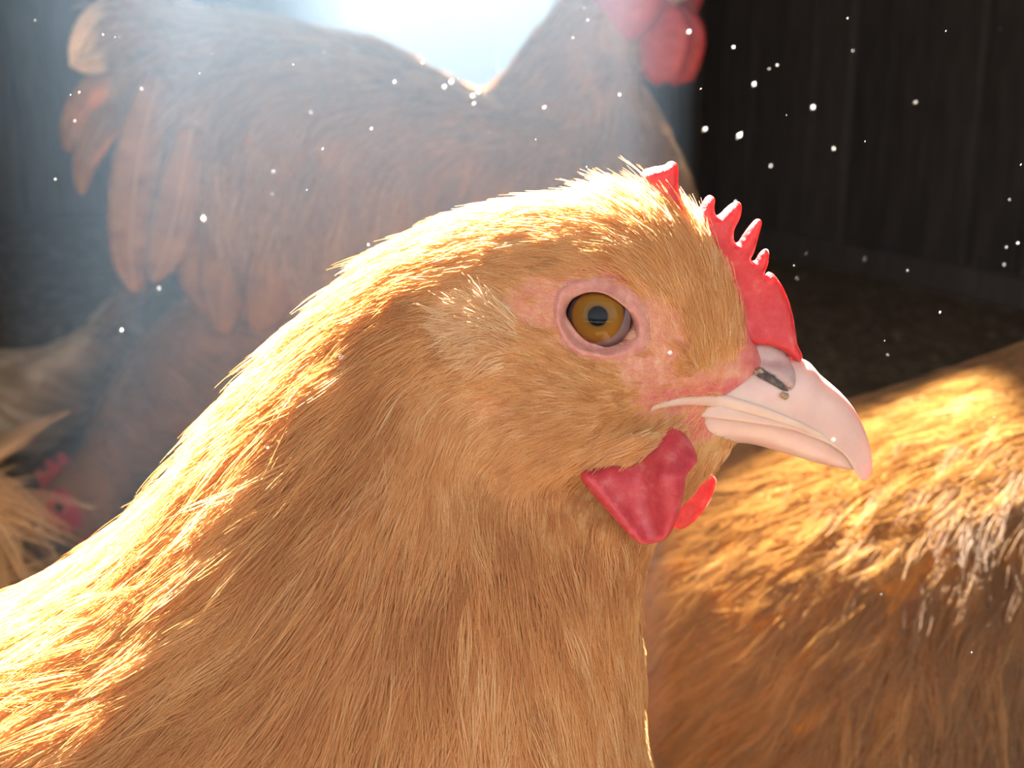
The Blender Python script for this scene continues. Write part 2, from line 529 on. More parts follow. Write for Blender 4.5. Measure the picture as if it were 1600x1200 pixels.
# roof out of view; opening added to steer the sunbeam onto the front hens
hc = np.array([0.0, 0.06, 0.38]) + SUN_DIR * ((ROOF_Z - 0.38) / SUN_DIR[2])
HX0, HX1 = hc[0] - 0.18, hc[0] + 0.17
HY0, HY1 = hc[1] - 0.24, hc[1] + 0.22
X0, X1, Y0, Y1 = LEFT_X - .1, r_start[0] + .1, FRONT_Y - 0.05, BACK_Y + .1
H2X0, H2X1 = hc[0] - 0.25, hc[0] + 0.10           # second opening, added for a beam behind the big hen and its rim light
H2Y0, H2Y1 = hc[1] + 0.345, hc[1] + 0.76
holes = [(HX0, HX1, HY0, HY1), (H2X0, H2X1, H2Y0, H2Y1)]
xs = sorted({X0, X1, HX0, HX1, H2X0, H2X1}); ys = sorted({Y0, Y1, HY0, HY1, H2Y0, H2Y1})
rv, rf = [], []
for j in range(len(ys) - 1):
    for i in range(len(xs) - 1):
        mx_, my_ = (xs[i] + xs[i + 1]) / 2, (ys[j] + ys[j + 1]) / 2
        if any(a < mx_ < b and c < my_ < d for a, b, c, d in holes): continue
        k = len(rv)
        for z in (ROOF_Z, ROOF_Z + 0.04):
            rv += [(xs[i], ys[j], z), (xs[i + 1], ys[j], z), (xs[i + 1], ys[j + 1], z), (xs[i], ys[j + 1], z)]
        rf += [(k, k + 3, k + 2, k + 1), (k + 4, k + 5, k + 6, k + 7)] + [(k + a, k + (a + 1) % 4, k + 4 + (a + 1) % 4, k + 4 + a) for a in range(4)]
link('ceiling', mesh_from('ceiling', rv, rf, False), kind='structure', mat=M['roof'])

# front wall: a wide open doorway behind the camera
OX0, OX1, OZ1 = -0.95, 1.25, 1.6
for nm, lo, hi in (('wall_front', (X0, FRONT_Y - .04, 0), (OX0, FRONT_Y, ROOF_Z)),
                   ('wall_front.001', (OX1, FRONT_Y - .04, 0), (X1, FRONT_Y, ROOF_Z)),
                   ('trim_1', (OX0, FRONT_Y - .04, OZ1), (OX1, FRONT_Y, ROOF_Z))):
    link(nm, box_mesh(nm, lo, hi), kind='structure', mat=M['plank'])

# wood shavings strewn over the floor
sv, sf = [], []
for _ in range(5200):
    yy = 0.5 + 3.0 * random.random() ** 0.8
    xx = random.uniform(-0.6 * (yy + .2), 0.55 * (yy + .2))
    xx = min(xx, W_A[0] + (yy - W_A[1]) * w_dir[0] / w_dir[1] - 0.09)
    s = random.uniform(0.004, 0.015); w = s * random.uniform(0.25, 0.6)
    a = random.uniform(0, 6.28); z = random.uniform(0.001, 0.006)
    ca, sa = math.cos(a), math.sin(a)
    k = len(sv)
    t0, t1 = random.uniform(0, .004), random.uniform(0, .004)
    for u, v, h in ((-s, -w, t0), (s, -w, t1), (s, w, t1 + .001), (-s, w, t0 + .001), (0, -w, .004), (0, w, .004)):
        sv.append((xx + u * ca - v * sa, yy + u * sa + v * ca, z + h))
    sf += [(k, k + 4, k + 5, k + 3), (k + 4, k + 1, k + 2, k + 5)]
link('floor_litter', mesh_from('floor_litter', sv, sf, False), label='brown wood shavings strewn over the coop floor', cat='litter', kind='stuff', mat=M['litter'])


# ------------------------------------------------------------------ plumage
class Flow:
    """smooth field of feather directions and lengths, given at points of a hen's side"""
    def __init__(self, table, power=3.0, soft=30.0):
        t = np.asarray(table, float)
        self.p = t[:, :2]
        d = t[:, 2:4]
        self.d = d / np.linalg.norm(d, axis=1)[:, None]
        self.l = t[:, 4]
        self.k = power; self.s2 = soft ** 2

    def __call__(self, x, y):
        out_d = np.empty((len(x), 2)); out_l = np.empty(len(x))
        for i in range(0, len(x), 20000):
            q = np.stack([x[i:i + 20000], y[i:i + 20000]], 1)
            r2 = ((q[:, None, :] - self.p[None]) ** 2).sum(2) + self.s2
            w = r2 ** (-self.k / 1.0)
            w /= w.sum(1)[:, None]
            d = w @ self.d
            out_d[i:i + 20000] = d / (np.linalg.norm(d, axis=1)[:, None] + 1e-9)
            out_l[i:i + 20000] = w @ self.l
        return out_d, out_l


def sample_grid(grid, n, weight=None):
    """n random points on a lofted grid: position, normal (outward); weight(p, nrm) thins them"""
    nu, nv, _ = grid.shape
    a = grid[:-1]; b = np.roll(grid, -1, 1)[:-1]; c = np.roll(grid, -1, 1)[1:]; d = grid[1:]
    nr = np.cross(c - a, d - b)
    area = np.linalg.norm(nr, axis=2) / 2 + 1e-15
    nrm = nr / (2 * area[..., None])
    cen = (a + b + c + d) / 4
    mid = grid.mean(1)
    out = cen - ((mid[:-1] + mid[1:]) / 2)[:, None, :]
    sgn = np.sign((nrm * out).sum(2)); sgn[sgn == 0] = 1
    nrm = nrm * sgn[..., None]
    # smooth vertex normals
    vn = np.zeros_like(grid)
    for di in (0, 1):
        for dj in (0, 1):
            vn[di:nu - 1 + di] += np.roll(nrm, dj, 1)
    vn /= np.linalg.norm(vn, axis=2)[..., None] + 1e-12
    wgt = area.copy()
    if weight is not None:
        wgt = wgt * weight(cen.reshape(-1, 3), nrm.reshape(-1, 3)).reshape(wgt.shape)
    cdf = np.cumsum(wgt.ravel()); cdf /= cdf[-1]
    idx = np.searchsorted(cdf, RNG.random(n)).clip(0, wgt.size - 1)
    i, j = idx // nv, idx % nv; k = (j + 1) % nv
    s = RNG.random(n)[:, None]; t = RNG.random(n)[:, None]
    f = lambda g: (g[i, j] * (1 - s) + g[i, k] * s) * (1 - t) + (g[i + 1, j] * (1 - s) + g[i + 1, k] * s) * t
    N = f(vn); N /= np.linalg.norm(N, axis=1)[:, None] + 1e-12
    return f(grid), N


def flow_dir(flow, pos, nrm, ymid=0.0):
    q = pos.copy()
    q[:, 1] = ymid - np.abs(q[:, 1] - ymid)      # both flanks follow the same pattern
    x, y = project(q)
    d2, ln = flow(x, y)
    d = np.stack([d2[:, 0], np.zeros(len(d2)), -d2[:, 1]], 1)
    d -= nrm * (d * nrm).sum(1)[:, None]
    m = np.linalg.norm(d, axis=1)[:, None]
    d = np.where(m > 0.15, d / (m + 1e-9), d / 0.15 + np.array([0, 0, -0.2]))
    d /= np.linalg.norm(d, axis=1)[:, None] + 1e-9
    return d, ln


def spines(flow, pos, nrm, unit, K, ymid=0.0, lift=0.12, settle=0.10, wob=0.12, len_mul=1.0):
    """feather axes that follow the flow: (n, K, 3), plus side vectors and lengths"""
    n = len(pos)
    pts = np.empty((n, K, 3)); pts[:, 0] = pos
    d, ln = flow_dir(flow, pos, nrm, ymid)
    L = ln * unit * len_mul * RNG.uniform(0.7, 1.3, n)
    yaw = RNG.normal(0, wob, n)
    lf = lift * RNG.uniform(0.5, 1.6, n)
    step = (L / (K - 1))[:, None]
    side0 = np.cross(nrm, d)
    for k in range(1, K):
        d, _ = flow_dir(flow, pts[:, k - 1], nrm, ymid)
        side = np.cross(nrm, d)
        a = lf - (lf + settle) * (k - 1) / (K - 1)
        dd = d + side * yaw[:, None] + nrm * a[:, None]
        dd /= np.linalg.norm(dd, axis=1)[:, None]
        pts[:, k] = pts[:, k - 1] + dd * step
    return pts, side0, L


def barbs(pts, side, nrm, L, children, width, K_noise=0.02, tip=0.15, depth=0.25, tone=None, jitter_tone=0.10):
    """strands of each feather: they fan from its axis, lie side by side and close again at a pointed tip"""
    n, K, _ = pts.shape
    s = RNG.uniform(-1, 1, (n, children))
    t = np.linspace(0, 1, K)
    shape = np.sin(np.pi * (0.18 + 0.82 * t) ** 0.85) * 0.9 + tip * (1 - t) + 0.02
    shape = np.clip(shape, 0.02, None)
    cut = RNG.uniform(0.55, 1.0, (n, children)) * (1 - 0.35 * np.abs(s))       # outer barbs end sooner
    tt = cut[..., None] * t                                                      # (n, c, K)
    u = tt * (K - 1); i0 = np.minimum(u.astype(int), K - 2); f = (u - i0)[..., None]
    ar = np.arange(n)[:, None, None]
    base = pts[ar, i0] * (1 - f) + pts[ar, i0 + 1] * f
    sh = np.interp(tt, t, shape)
    wv = np.broadcast_to(np.asarray(width), (n,))[:, None, None]
    off = side[:, None, None, :] * (s[..., None] * sh * wv)[..., None]
    dz = (RNG.uniform(-1, 1, (n, children)) - (s ** 2) * 0.8)[..., None] * sh * wv * depth
    off = off + nrm[:, None, None, :] * dz[..., None]
    ph = RNG.uniform(0, 6.28, (n, children, 1)); fr = RNG.uniform(2, 7, (n, children, 1))
    wig = np.sin(ph + fr * tt) * K_noise * L[:, None, None]
    off = off + side[:, None, None, :] * wig[..., None]
    res = (base + off).reshape(n * children, K, 3)
    if tone is None: tone = RNG.beta(2.2, 2.2, n)
    tn = np.clip(np.repeat(tone, children) + RNG.normal(0, jitter_tone, n * children), 0, 1)
    return res, tn


def strands_object(name, parts, radius, parent, mat, taper=0.35, kind='stuff'):
    """parts: list of (points (n, K, 3), tone (n,)) -> one hair curves object"""
    sizes, P_, R_, T_ = [], [], [], []
    for k, (pts, tone) in enumerate(parts):
        n, K, _ = pts.shape
        rad = radius[k] if isinstance(radius, (list, tuple)) else radius
        sizes += [K] * n
        P_.append(pts.reshape(-1, 3))
        prof = np.interp(np.linspace(0, 1, K), [0, 0.15, 0.6, 1], [0.7, 1.0, 0.85, taper])
        R_.append((RNG.uniform(0.65, 1.35, (n, 1)) * rad * prof[None]).ravel())
        T_.append(tone)
    cu = bpy.data.hair_curves.new(name)
    cu.add_curves(sizes)
    cu.attributes['position'].data.foreach_set('vector', np.concatenate(P_).astype(np.float32).ravel()) if 'position' in cu.attributes else cu.position_data.foreach_set('vector', np.concatenate(P_).astype(np.float32).ravel())
    a = cu.attributes.get('radius') or cu.attributes.new('radius', 'FLOAT', 'POINT')
    a.data.foreach_set('value', np.concatenate(R_).astype(np.float32))
    a = cu.attributes.new('tone', 'FLOAT', 'CURVE')
    a.data.foreach_set('value', np.concatenate(T_).astype(np.float32))
    o = link(name, cu, parent, kind=kind, mat=mat)
    return o


def rel(grid, parent):
    return grid


# ------------------------------------------------------------------ sheet shapes (comb, wattle, flaps)
def inside(poly, q):
    x, y = q[:, 0], q[:, 1]
    r = np.zeros(len(q), bool)
    j = len(poly) - 1
    for i in range(len(poly)):
        xi, yi = poly[i]; xj, yj = poly[j]
        c = ((yi > y) != (yj > y)) & (x < (xj - xi) * (y - yi) / (yj - yi + 1e-12) + xi)
        r ^= c; j = i
    return r


def seg_dist(poly, q):
    d = np.full(len(q), 1e9)
    m = len(poly)
    for i in range(m):
        a, b = poly[i], poly[(i + 1) % m]
        ab = b - a
        t = np.clip(((q - a) @ ab) / (ab @ ab + 1e-12), 0, 1)
        d = np.minimum(d, np.linalg.norm(q - (a + t[:, None] * ab), axis=1))
    return d


def smooth_loop(pts, n):
    pts = np.asarray(pts, float)
    e = np.vstack([pts[-2:], pts, pts[:3]])
    m = len(pts)
    u = np.linspace(0, m, n, endpoint=False)
    i = u.astype(int); t = (u - i)[:, None]
    p0, p1, p2, p3 = e[i + 1], e[i + 2], e[i + 3], e[i + 4]
    return 0.5 * ((2 * p1) + (-p0 + p2) * t + (2 * p0 - 5 * p1 + 4 * p2 - p3) * t ** 2 + (-p0 + 3 * p1 - 3 * p2 + p3) * t ** 3)


def sheet(name, outline, ymid, thick, edge_px, step_px, relief=None, n_out=160, rim=None):
    """a fleshy sheet with a traced outline (photo pixels on the plane Y = ymid), rounded rim and given half thickness (m)"""
    poly = smooth_loop(outline, n_out)
    lo, hi = poly.min(0), poly.max(0)
    gx, gy = np.meshgrid(np.arange(lo[0], hi[0], step_px), np.arange(lo[1], hi[1], step_px))
    q = np.stack([gx.ravel(), gy.ravel()], 1) + RNG.uniform(-.25, .25, (gx.size, 2)) * step_px
    q = q[inside(poly, q)]
    q = q[seg_dist(poly, q) > step_px * 0.45]
    pts = [Vector(p) for p in np.vstack([poly, q])]
    ed = [(i, (i + 1) % n_out) for i in range(n_out)]
    V, E, Fc, *_ = delaunay_2d_cdt(pts, ed, [], 1, 1e-4)
    v2 = np.array([[p.x, p.y] for p in V])
    d = seg_dist(poly, v2)
    prof = np.sqrt(np.clip(1 - (1 - np.clip(d / edge_px, 0, 1)) ** 2, 0, 1))
    th = thick(v2) if callable(thick) else thick
    r = relief(v2) if relief is not None else 0.0
    mid = ymid + r
    near = P(v2[:, 0], v2[:, 1], mid * np.ones(len(v2))) + np.stack([np.zeros(len(v2)), -th * prof, np.zeros(len(v2))], 1)
    far = P(v2[:, 0], v2[:, 1], mid * np.ones(len(v2))) + np.stack([np.zeros(len(v2)), th * prof, np.zeros(len(v2))], 1)
    n = len(v2)
    faces = [tuple(f) for f in Fc] + [tuple(i + n for i in reversed(f)) for f in Fc]
    me = mesh_from(name, np.vstack([near, far]), faces)
    bm = bmesh.new(); bm.from_mesh(me)
    bmesh.ops.remove_doubles(bm, verts=bm.verts, dist=2e-6)
    bmesh.ops.recalc_face_normals(bm, faces=bm.faces)
    bm.to_mesh(me); bm.free()
    me.polygons.foreach_set('use_smooth', [True] * len(me.polygons))
    return me


# ================================================================== THE HEN IN FRONT
hen = empty('hen', (-0.10, 0.0, 0.0), 'large buff hen in sharp focus, head in profile with orange eye', 'hen')
ST = [  # top x, y, bottom x, y, half width, all in photo pixels
    (1190, 562, 1150, 690, 40), (1152, 470, 1118, 722, 58), (1096, 372, 1076, 760, 88), (1004, 318, 1030, 815, 122),
    (900, 312, 1000, 880, 150), (792, 324, 992, 945, 172), (694, 352, 994, 1008, 188), (606, 394, 992, 1080, 212),
    (520, 466, 1000, 1160, 248), (440, 542, 1012, 1240, 285), (362, 632, 1026, 1330, 325), (298, 716, 1036, 1430, 365),
    (212, 812, 1030, 1540, 410), (100, 898, 1000, 1660, 460), (-60, 990, 930, 1770, 500), (-300, 1080, 780, 1870, 530),
    (-700, 1150, 500, 1930, 560), (-1200, 1150, 100, 1900, 540), (-1700, 1040, -500, 1760, 430), (-2050, 900, -1100, 1480, 250),
    (-2260, 780, -1700, 1100, 80)]
NU, NV = 170, 120
T_, B_, W_ = px_stations(ST, 0.0, NU)
G = ring_grid(T_, B_, W_, NV, 2.15)
BUMPS = [(752, 540, 60, 52, 2.3), (900, 640, 110, 60, 1.2), (870, 800, 95, 55, -4.0), (760, 745, 60, 55, -3.0), (930, 780, 70, 40, -3.0),
         (772, 640, 45, 40, -1.2), (935, 497, 70, 62, -0.8), (1085, 655, 75, 45, -2.2), (660, 620, 70, 90, -1.2), (960, 420, 90, 45, 0.9), (620, 470, 90, 90, 1.5)]


def bump_at(x, y):
    r = np.zeros(np.shape(x))
    for bx, by, rx, ry, a in BUMPS:
        r = r + a * 0.001 * np.exp(-((x - bx) / rx) ** 2 - ((y - by) / ry) ** 2)
    return r


flat = G.reshape(-1, 3)
mir = flat.copy(); mir[:, 1] = -np.abs(mir[:, 1])
gx, gy = project(mir)
wgt_side = np.clip(np.abs(flat[:, 1]) / 0.008, 0, 1)
flat[:, 1] += np.sign(flat[:, 1]) * bump_at(gx, gy) * wgt_side
G = flat.reshape(G.shape)


G0 = G.copy()


def surf_y(px, py):
    """depth of the near flank of the front hen under photo pixel (px, py)"""
    best, by = 1e9, 0.0
    g = G0.reshape(-1, 3)
    g = g[g[:, 1] < 0]
    x, y = project(g)
    d = (x - px) ** 2 + (y - py) ** 2
    i = np.argsort(d)[:6]
    w = 1 / (d[i] + 4)
    return float((g[i, 1] * w).sum() / w.sum())


def ell(x, y, cx, cy, rx, ry, rot=0.0):
    c, s = math.cos(rot), math.sin(rot)
    u = ((x - cx) * c + (y - cy) * s) / rx; v = (-(x - cx) * s + (y - cy) * c) / ry
    return np.clip(1.6 - 1.0 * (u * u + v * v), 0, 1)


def bare_at(x, y):
    b = np.zeros(np.shape(x))
    for e in ((940, 497, 86, 72), (850, 474, 60, 46, -.3), (1020, 540, 56, 80), (1085, 618, 98, 34, -.15), (1097, 664, 38, 22, -.3),
              (1205, 580, 62, 62), (1150, 600, 50, 40), (1190, 500, 34, 80, .15)):
        b = np.maximum(b, ell(x, y, *e))
    return np.maximum(b, 0.6 * ell(x, y, 778, 640, 44, 32, .3))


def red_at(x, y):
    b = np.zeros(np.shape(x))
    for e in ((1090, 616, 90, 20, -.12), (1085, 668, 44, 22, -.3), (1185, 520, 30, 70, .15), (1225, 600, 40, 40), (950, 432, 70, 12, .05)):
        b = np.maximum(b, ell(x, y, *e))
    return b


# the orbit: a hollow that holds the eyeball
flat = G.reshape(-1, 3)
mir = flat.copy(); mir[:, 1] = -np.abs(mir[:, 1])
gx, gy = project(mir)
flat[:, 1] -= np.sign(flat[:, 1]) * 0.0045 * np.clip((1.25 - ((gx - 936) / 56) ** 2 - ((gy - 497) / 47) ** 2) * 2.2, 0, 1) * (np.abs(flat[:, 1]) > 0.006)
G = flat.reshape(G.shape)
v, f = capped(G)
me = mesh_from('body', v, f)
vm = np.array(v); vm[:, 1] = -np.abs(vm[:, 1])
bx, by = project(vm)
a = me.attributes.new('bare', 'FLOAT', 'POINT'); a.data.foreach_set('value', bare_at(bx, by).astype(np.float32))
a = me.attributes.new('red', 'FLOAT', 'POINT'); a.data.foreach_set('value', red_at(bx, by).astype(np.float32))
fix_normals(me)
link('body', me, hen, mat=M['head_skin'])

# flow of the feathers, in photo pixels: x, y, direction, length
FLOW = Flow([
    (1165, 560, -.15, -1, 36), (1150, 500, -.15, -1, 70), (1130, 430, -.25, -1, 95), (1090, 370, -.5, -.85, 110), (1040, 330, -.65, -.75, 115),
    (990, 290, -.8, -.45, 95), (1060, 430, -.5, -.87, 95), (1000, 400, -.75, -.6, 80), (1090, 520, -.3, -.95, 55), (1050, 500, -.45, -.85, 34),
    (930, 300, -1, -.18, 90), (850, 300, -1, .02, 85), (760, 310, -1, .14, 90), (690, 340, -.95, .22, 100), (630, 370, -.9, .34, 110),
    (900, 370, -1, -.12, 62), (800, 380, -1, .1, 62), (950, 410, -.93, -.35, 36), (880, 425, -1, -.1, 32), (700, 420, -.93, .4, 85), (600, 450, -.82, .55, 120),
    (1040, 580, -.9, -.25, 20), (990, 590, -.97, -.1, 22), (920, 585, -.9, -.4, 30), (850, 550, -.85, -.5, 36), (790, 490, -.85, -.5, 36),
    (730, 480, -.9, -.2, 34), (710, 530, -.95, .15, 34), (740, 570, -.95, .1, 36), (820, 600, -.98, -.1, 38), (900, 640, -1, 0, 38), (1000, 640, -1, .03, 24),
    (800, 650, -.97, .2, 40), (900, 690, -.97, .22, 52), (1000, 680, -.92, .35, 48), (1050, 690, -.82, .5, 50), (950, 715, -.93, .35, 48),
    (850, 720, -.9, .4, 60), (780, 700, -.7, .7, 60),
    (650, 560, -.75, .65, 110), (550, 420, -.8, .55, 130), (450, 500, -.75, .66, 150), (350, 620, -.72, .70, 165), (270, 730, -.74, .68, 170), (150, 840, -.82, .55, 180), (0, 950, -.88, .45, 190),
    (600, 700, -.45, .9, 140), (500, 600, -.68, .72, 140), (450, 720, -.6, .8, 165), (350, 820, -.66, .75, 180), (220, 920, -.78, .62, 185), (100, 1050, -.84, .53, 200), (300, 1000, -.7, .7, 200),
    (450, 950, -.5, .86, 200), (600, 880, -.3, .95, 180), (700, 780, -.2, .98, 120), (680, 680, -.35, .93, 90), (800, 850, -.06, 1, 150), (860, 790, -.1, 1, 80), (900, 950, .1, 1, 160), (985, 980, .14, 1, 110),
    (1000, 1100, .16, 1, 110), (980, 900, .05, 1, 80), (850, 1100, .02, 1, 190), (700, 1050, -.15, .98, 200), (600, 1150, -.3, .95, 210), (950, 1180, .12, 1, 150), (300, 1180, -.65, .75, 210), (50, 1200, -.8, .6, 210),
    (1130, 730, -.35, .93, 46), (1090, 780, -.3, .95, 56), (1040, 840, -.15, 1, 60), (1150, 705, -.3, .95, 26), (930, 770, -.4, .9, 50), (1000, 800, -.15, .98, 50),
    (-500, 1200, -1, .3, 250), (-1200, 1150, -1, .1, 260), (-1800, 1000, -.95, -.3, 260), (-300, 1700, -.8, .6, 250), (600, 1700, -.5, .85, 220), (-1000, 1700, -.9, .4, 250)], 2.2, 40.0)
UNIT = px_scale(0.0)


def zone_weight(kind):
    def w(p, n):
        q = p.copy(); q[:, 1] = -np.abs(q[:, 1])
        x, y = project(q)
        far = np.where(n[:, 1] > 0.25, 0.22, 1.0)
        off = np.where((x < -120) | (y > 1290), 0.06, 1.0)
        bare = bare_at(x, y)
        wat = ((x > 1095) & (x < 1185) & (y > 640) & (y < 700)) | (x > 890) & (x < 1110) & (y > 726 - (x - 910) * 0.34) & (y < 850)
        face = 1 / (1 + np.exp(-(x - (700 - 0.25 * (y - 500))) / 14)) * (1 / (1 + np.exp((y - (745 + 0.1 * (1000 - x))) / 10)))
        face = np.where(y < 330, np.clip((x - 700) / 120, 0, 1), face)
        if kind == 'face': return face * (1 - 0.985 * bare) * far * (1 + 0.8 * (y > 640)) * (1 - 0.97 * wat)
        if kind == 'down': return face * np.clip(bare, 0, 1) * far * (1 - ell(x, y, 940, 497, 66, 56)) * (x < 1130)
        return (1 - face) * (1 - 0.9 * bare) * far * off
    return w


parts, rads = [], []
# short close feathers of face and crown
p, n = sample_grid(G, 9000, zone_weight('face'))
sp, sd, L = spines(FLOW, p, n, UNIT, 6, lift=0.16, settle=0.04, wob=0.16)
x, y = project(p)
tone = np.clip(0.46 + RNG.normal(0, .18, len(p)) + 0.14 * (y < 330), 0, 1)
bs, tn = barbs(sp, sd, n, L, 9, np.clip(L * 0.16, 0.0004, 0.0014), tone=tone)
parts.append((bs, tn)); rads.append(0.000042)
# tufts that rise from the forehead beside the comb
tp = []
for k in range(230):
    u = random.random()
    tx, ty = np.interp(u, [0, .35, .7, 1], [1146, 1118, 1068, 1000]), np.interp(u, [0, .35, .7, 1], [545, 430, 370, 330])
    tp.append((tx + random.gauss(-6, 15), ty + random.gauss(4, 18)))
tp = np.array(tp)
gi = G.reshape(-1, 3); gi = gi[gi[:, 1] < 0.0]; gxx, gyy = project(gi)
p = gi[[int(np.argmin((gxx - a_) ** 2 + (gyy - b_) ** 2)) for a_, b_ in tp]] + RNG.normal(0, .0006, (len(tp), 3))
n = np.tile(np.array([[0.15, -0.85, 0.5]]) / np.linalg.norm([0.15, -0.85, 0.5]), (len(tp), 1))
TUFT = Flow([(1150, 540, .02, -1, 90), (1120, 430, -.26, -.97, 115), (1070, 370, -.62, -.78, 115), (1000, 330, -.88, -.42, 95), (1090, 300, -.45, -.9, 100), (980, 270, -.85, -.45, 90)], 2.2, 40)
sp, sd, L = spines(TUFT, p, n, UNIT, 7, lift=0.16, settle=-0.02, wob=0.14)
bs, tn = barbs(sp, sd, n, L, 14, 0.0011, depth=0.4, tone=np.clip(RNG.normal(.62, .14, len(p)), 0, 1))
parts.append((bs, tn)); rads.append(0.00004)
# a fringe that falls from the corner of the mouth over the wattle
fx = RNG.uniform(985, 1078, 150); fy = 690 - (fx - 985) * 0.16 + RNG.normal(0, 7, 150)
p = P(fx, fy, np.array([surf_y(a_, b_) for a_, b_ in zip(fx, fy)]) - 0.0022 - 0.001 * RNG.random(150))
n = np.tile([[0.0, -1.0, 0.0]], (150, 1))
FRINGE = Flow([(1000, 690, -.93, .36, 60), (1070, 680, -.84, .54, 62), (950, 730, -.92, .4, 50)], 2.2, 40)
sp, sd, L = spines(FRINGE, p, n, UNIT, 6, lift=0.14, settle=0.16, wob=0.14)
bs, tn = barbs(sp, sd, n, L, 7, 0.0006, depth=0.5, tone=np.clip(RNG.normal(.5, .15, 150), 0, 1))
parts.append((bs, tn)); rads.append(0.00004)
# very fine down on the bare skin
p, n = sample_grid(G, 2600, zone_weight('down'))
sp, sd, L = spines(FLOW, p, n, UNIT, 4, lift=0.25, settle=0.0, wob=0.4, len_mul=0.45)
parts.append((sp, np.clip(RNG.normal(.7, .15, len(p)), 0, 1))); rads.append(0.000026)
strands_object('face_feathers', parts, rads, hen, M['hackle'])

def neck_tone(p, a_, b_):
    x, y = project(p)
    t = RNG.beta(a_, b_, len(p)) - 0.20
    t += 0.24 * np.exp(-((x - 900) / 110) ** 2 - ((y - 1120) / 190) ** 2) + 0.15 * np.exp(-((x - 740) / 70) ** 2 - ((y - 1050) / 120) ** 2) - 0.16 * np.exp(-((x - 860) / 120) ** 2 - ((y - 830) / 70) ** 2)  # last term paints the shade under the jaw into the feather tone
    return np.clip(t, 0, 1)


# long hackles of the neck and breast: an under layer and loose top feathers
parts, rads = [], []
p, n = sample_grid(G, 5200, zone_weight('neck'))
sp, sd, L = spines(FLOW, p, n, UNIT, 8, lift=0.13, settle=0.09, wob=0.12)
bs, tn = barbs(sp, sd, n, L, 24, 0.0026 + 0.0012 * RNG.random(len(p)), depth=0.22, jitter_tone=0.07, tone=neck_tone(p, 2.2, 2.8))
parts.append((bs, tn)); rads.append(0.000052)
p, n = sample_grid(G, 1300, zone_weight('neck'))
sp, sd, L = spines(FLOW, p, n, UNIT, 8, lift=0.24, settle=0.06, wob=0.2, len_mul=0.95)
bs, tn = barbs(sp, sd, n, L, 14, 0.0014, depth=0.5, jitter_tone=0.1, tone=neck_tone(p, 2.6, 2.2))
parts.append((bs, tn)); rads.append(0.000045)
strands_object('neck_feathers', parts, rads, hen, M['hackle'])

# ear tuft
E_C = (775, 530)


def ear_w(p, n):
    x, y = project(p)
    return ((n[:, 1] < 0.1) * np.clip(1.3 - ((x - 745) / 62) ** 2 - ((y - 520) / 58) ** 2, 0, 1)) * (y < 505 + (x - 690) * 1.4)


EAR_FLOW = Flow([(700, 490, -1, -.05, 44), (720, 460, -.85, -.5, 40), (760, 450, -.6, -.8, 34), (710, 540, -.95, .3, 40), (740, 570, -.85, .5, 36), (800, 500, -.85, -.5, 44), (780, 560, -.97, .05, 44), (820, 520, -.85, -.45, 40)], 2.2, 30)
p, n = sample_grid(G, 900, ear_w)
sp, sd, L = spines(EAR_FLOW, p, n, UNIT, 6, lift=0.34, settle=-0.05, wob=0.25)
bs, tn = barbs(sp, sd, n, L, 5, 0.0007, depth=0.6, tone=np.clip(RNG.normal(.45, .3, len(p)), 0, 1), jitter_tone=.2)
strands_object('ear_tuft', [(bs, tn)], 0.000075, hen, M['fluff_pale'])

# -------- comb
COMB = [(1004, 290), (1000, 276), (1006, 266), (1020, 261), (1037, 258), (1045, 253), (1052, 252), (1058, 257), (1060, 270), (1060, 290), (1066, 312), (1078, 330), (1088, 334), (1096, 318), (1103, 308), (1110, 305), (1117, 311), (1116, 325), (1119, 336),
        (1126, 333), (1136, 323), (1147, 316), (1155, 316), (1159, 324), (1156, 341), (1147, 360), (1147, 376), (1153, 378), (1164, 362), (1177, 346), (1185, 342), (1190, 348), (1185, 370), (1178, 394), (1173, 405), (1179, 407), (1187, 395), (1195, 389), (1201, 393), (1200, 412), (1194, 429), (1201, 425), (1209, 429),
        (1222, 447), (1232, 470), (1239, 495), (1243, 517), (1246, 538), (1254, 558), (1246, 566), (1228, 552), (1204, 541), (1170, 536), (1146, 518), (1126, 488), (1100, 440), (1070, 390), (1030, 345), (1004, 315)]


def comb_thick(q):
    base = np.array([[1010, 330], [1080, 400], [1130, 480], [1170, 535], [1240, 560]], float)
    d = np.full(len(q), 1e9)
    for i in range(4):
        a_, b_ = base[i], base[i + 1]; ab = b_ - a_
        t = np.clip(((q - a_) @ ab) / (ab @ ab), 0, 1)
        d = np.minimum(d, np.linalg.norm(q - a_ - t[:, None] * ab, axis=1))
    return 0.0034 - 0.0019 * np.clip(d / 110, 0, 1)


me = sheet('comb', COMB, 0.0, comb_thick, 13.0, 6.0, lambda q: 0.0006 * np.sin(q[:, 1] / 33.0), 420)
link('comb', me, hen, mat=M['comb'])

# -------- wattles
WAT = [(1072, 680), (1086, 704), (1089, 722), (1073, 744), (1068, 775), (1056, 816), (1040, 841), (1012, 850), (992, 844), (967, 819), (942, 791), (917, 762), (907, 742), (928, 728), (977, 705), (1024, 680), (1049, 668)]


def wat_relief(q):
    x, y = q[:, 0], q[:, 1]
    fold = np.exp(-(((x - 992 - (y - 740) * 0.32) / 26.0) ** 2))
    lip = np.exp(-(((x - 925 - (y - 750) * 0.78) / 16.0) ** 2))
    r2 = np.exp(-(((x - 1040 - (y - 740) * -0.05) / 26.0) ** 2))
    return 0.0022 * fold - 0.0014 * lip - 0.0016 * r2 - 0.0025 * np.clip((y - 700) / 150, 0, 1) + 0.0055 * np.clip((740 - y) / 65, 0, 1)


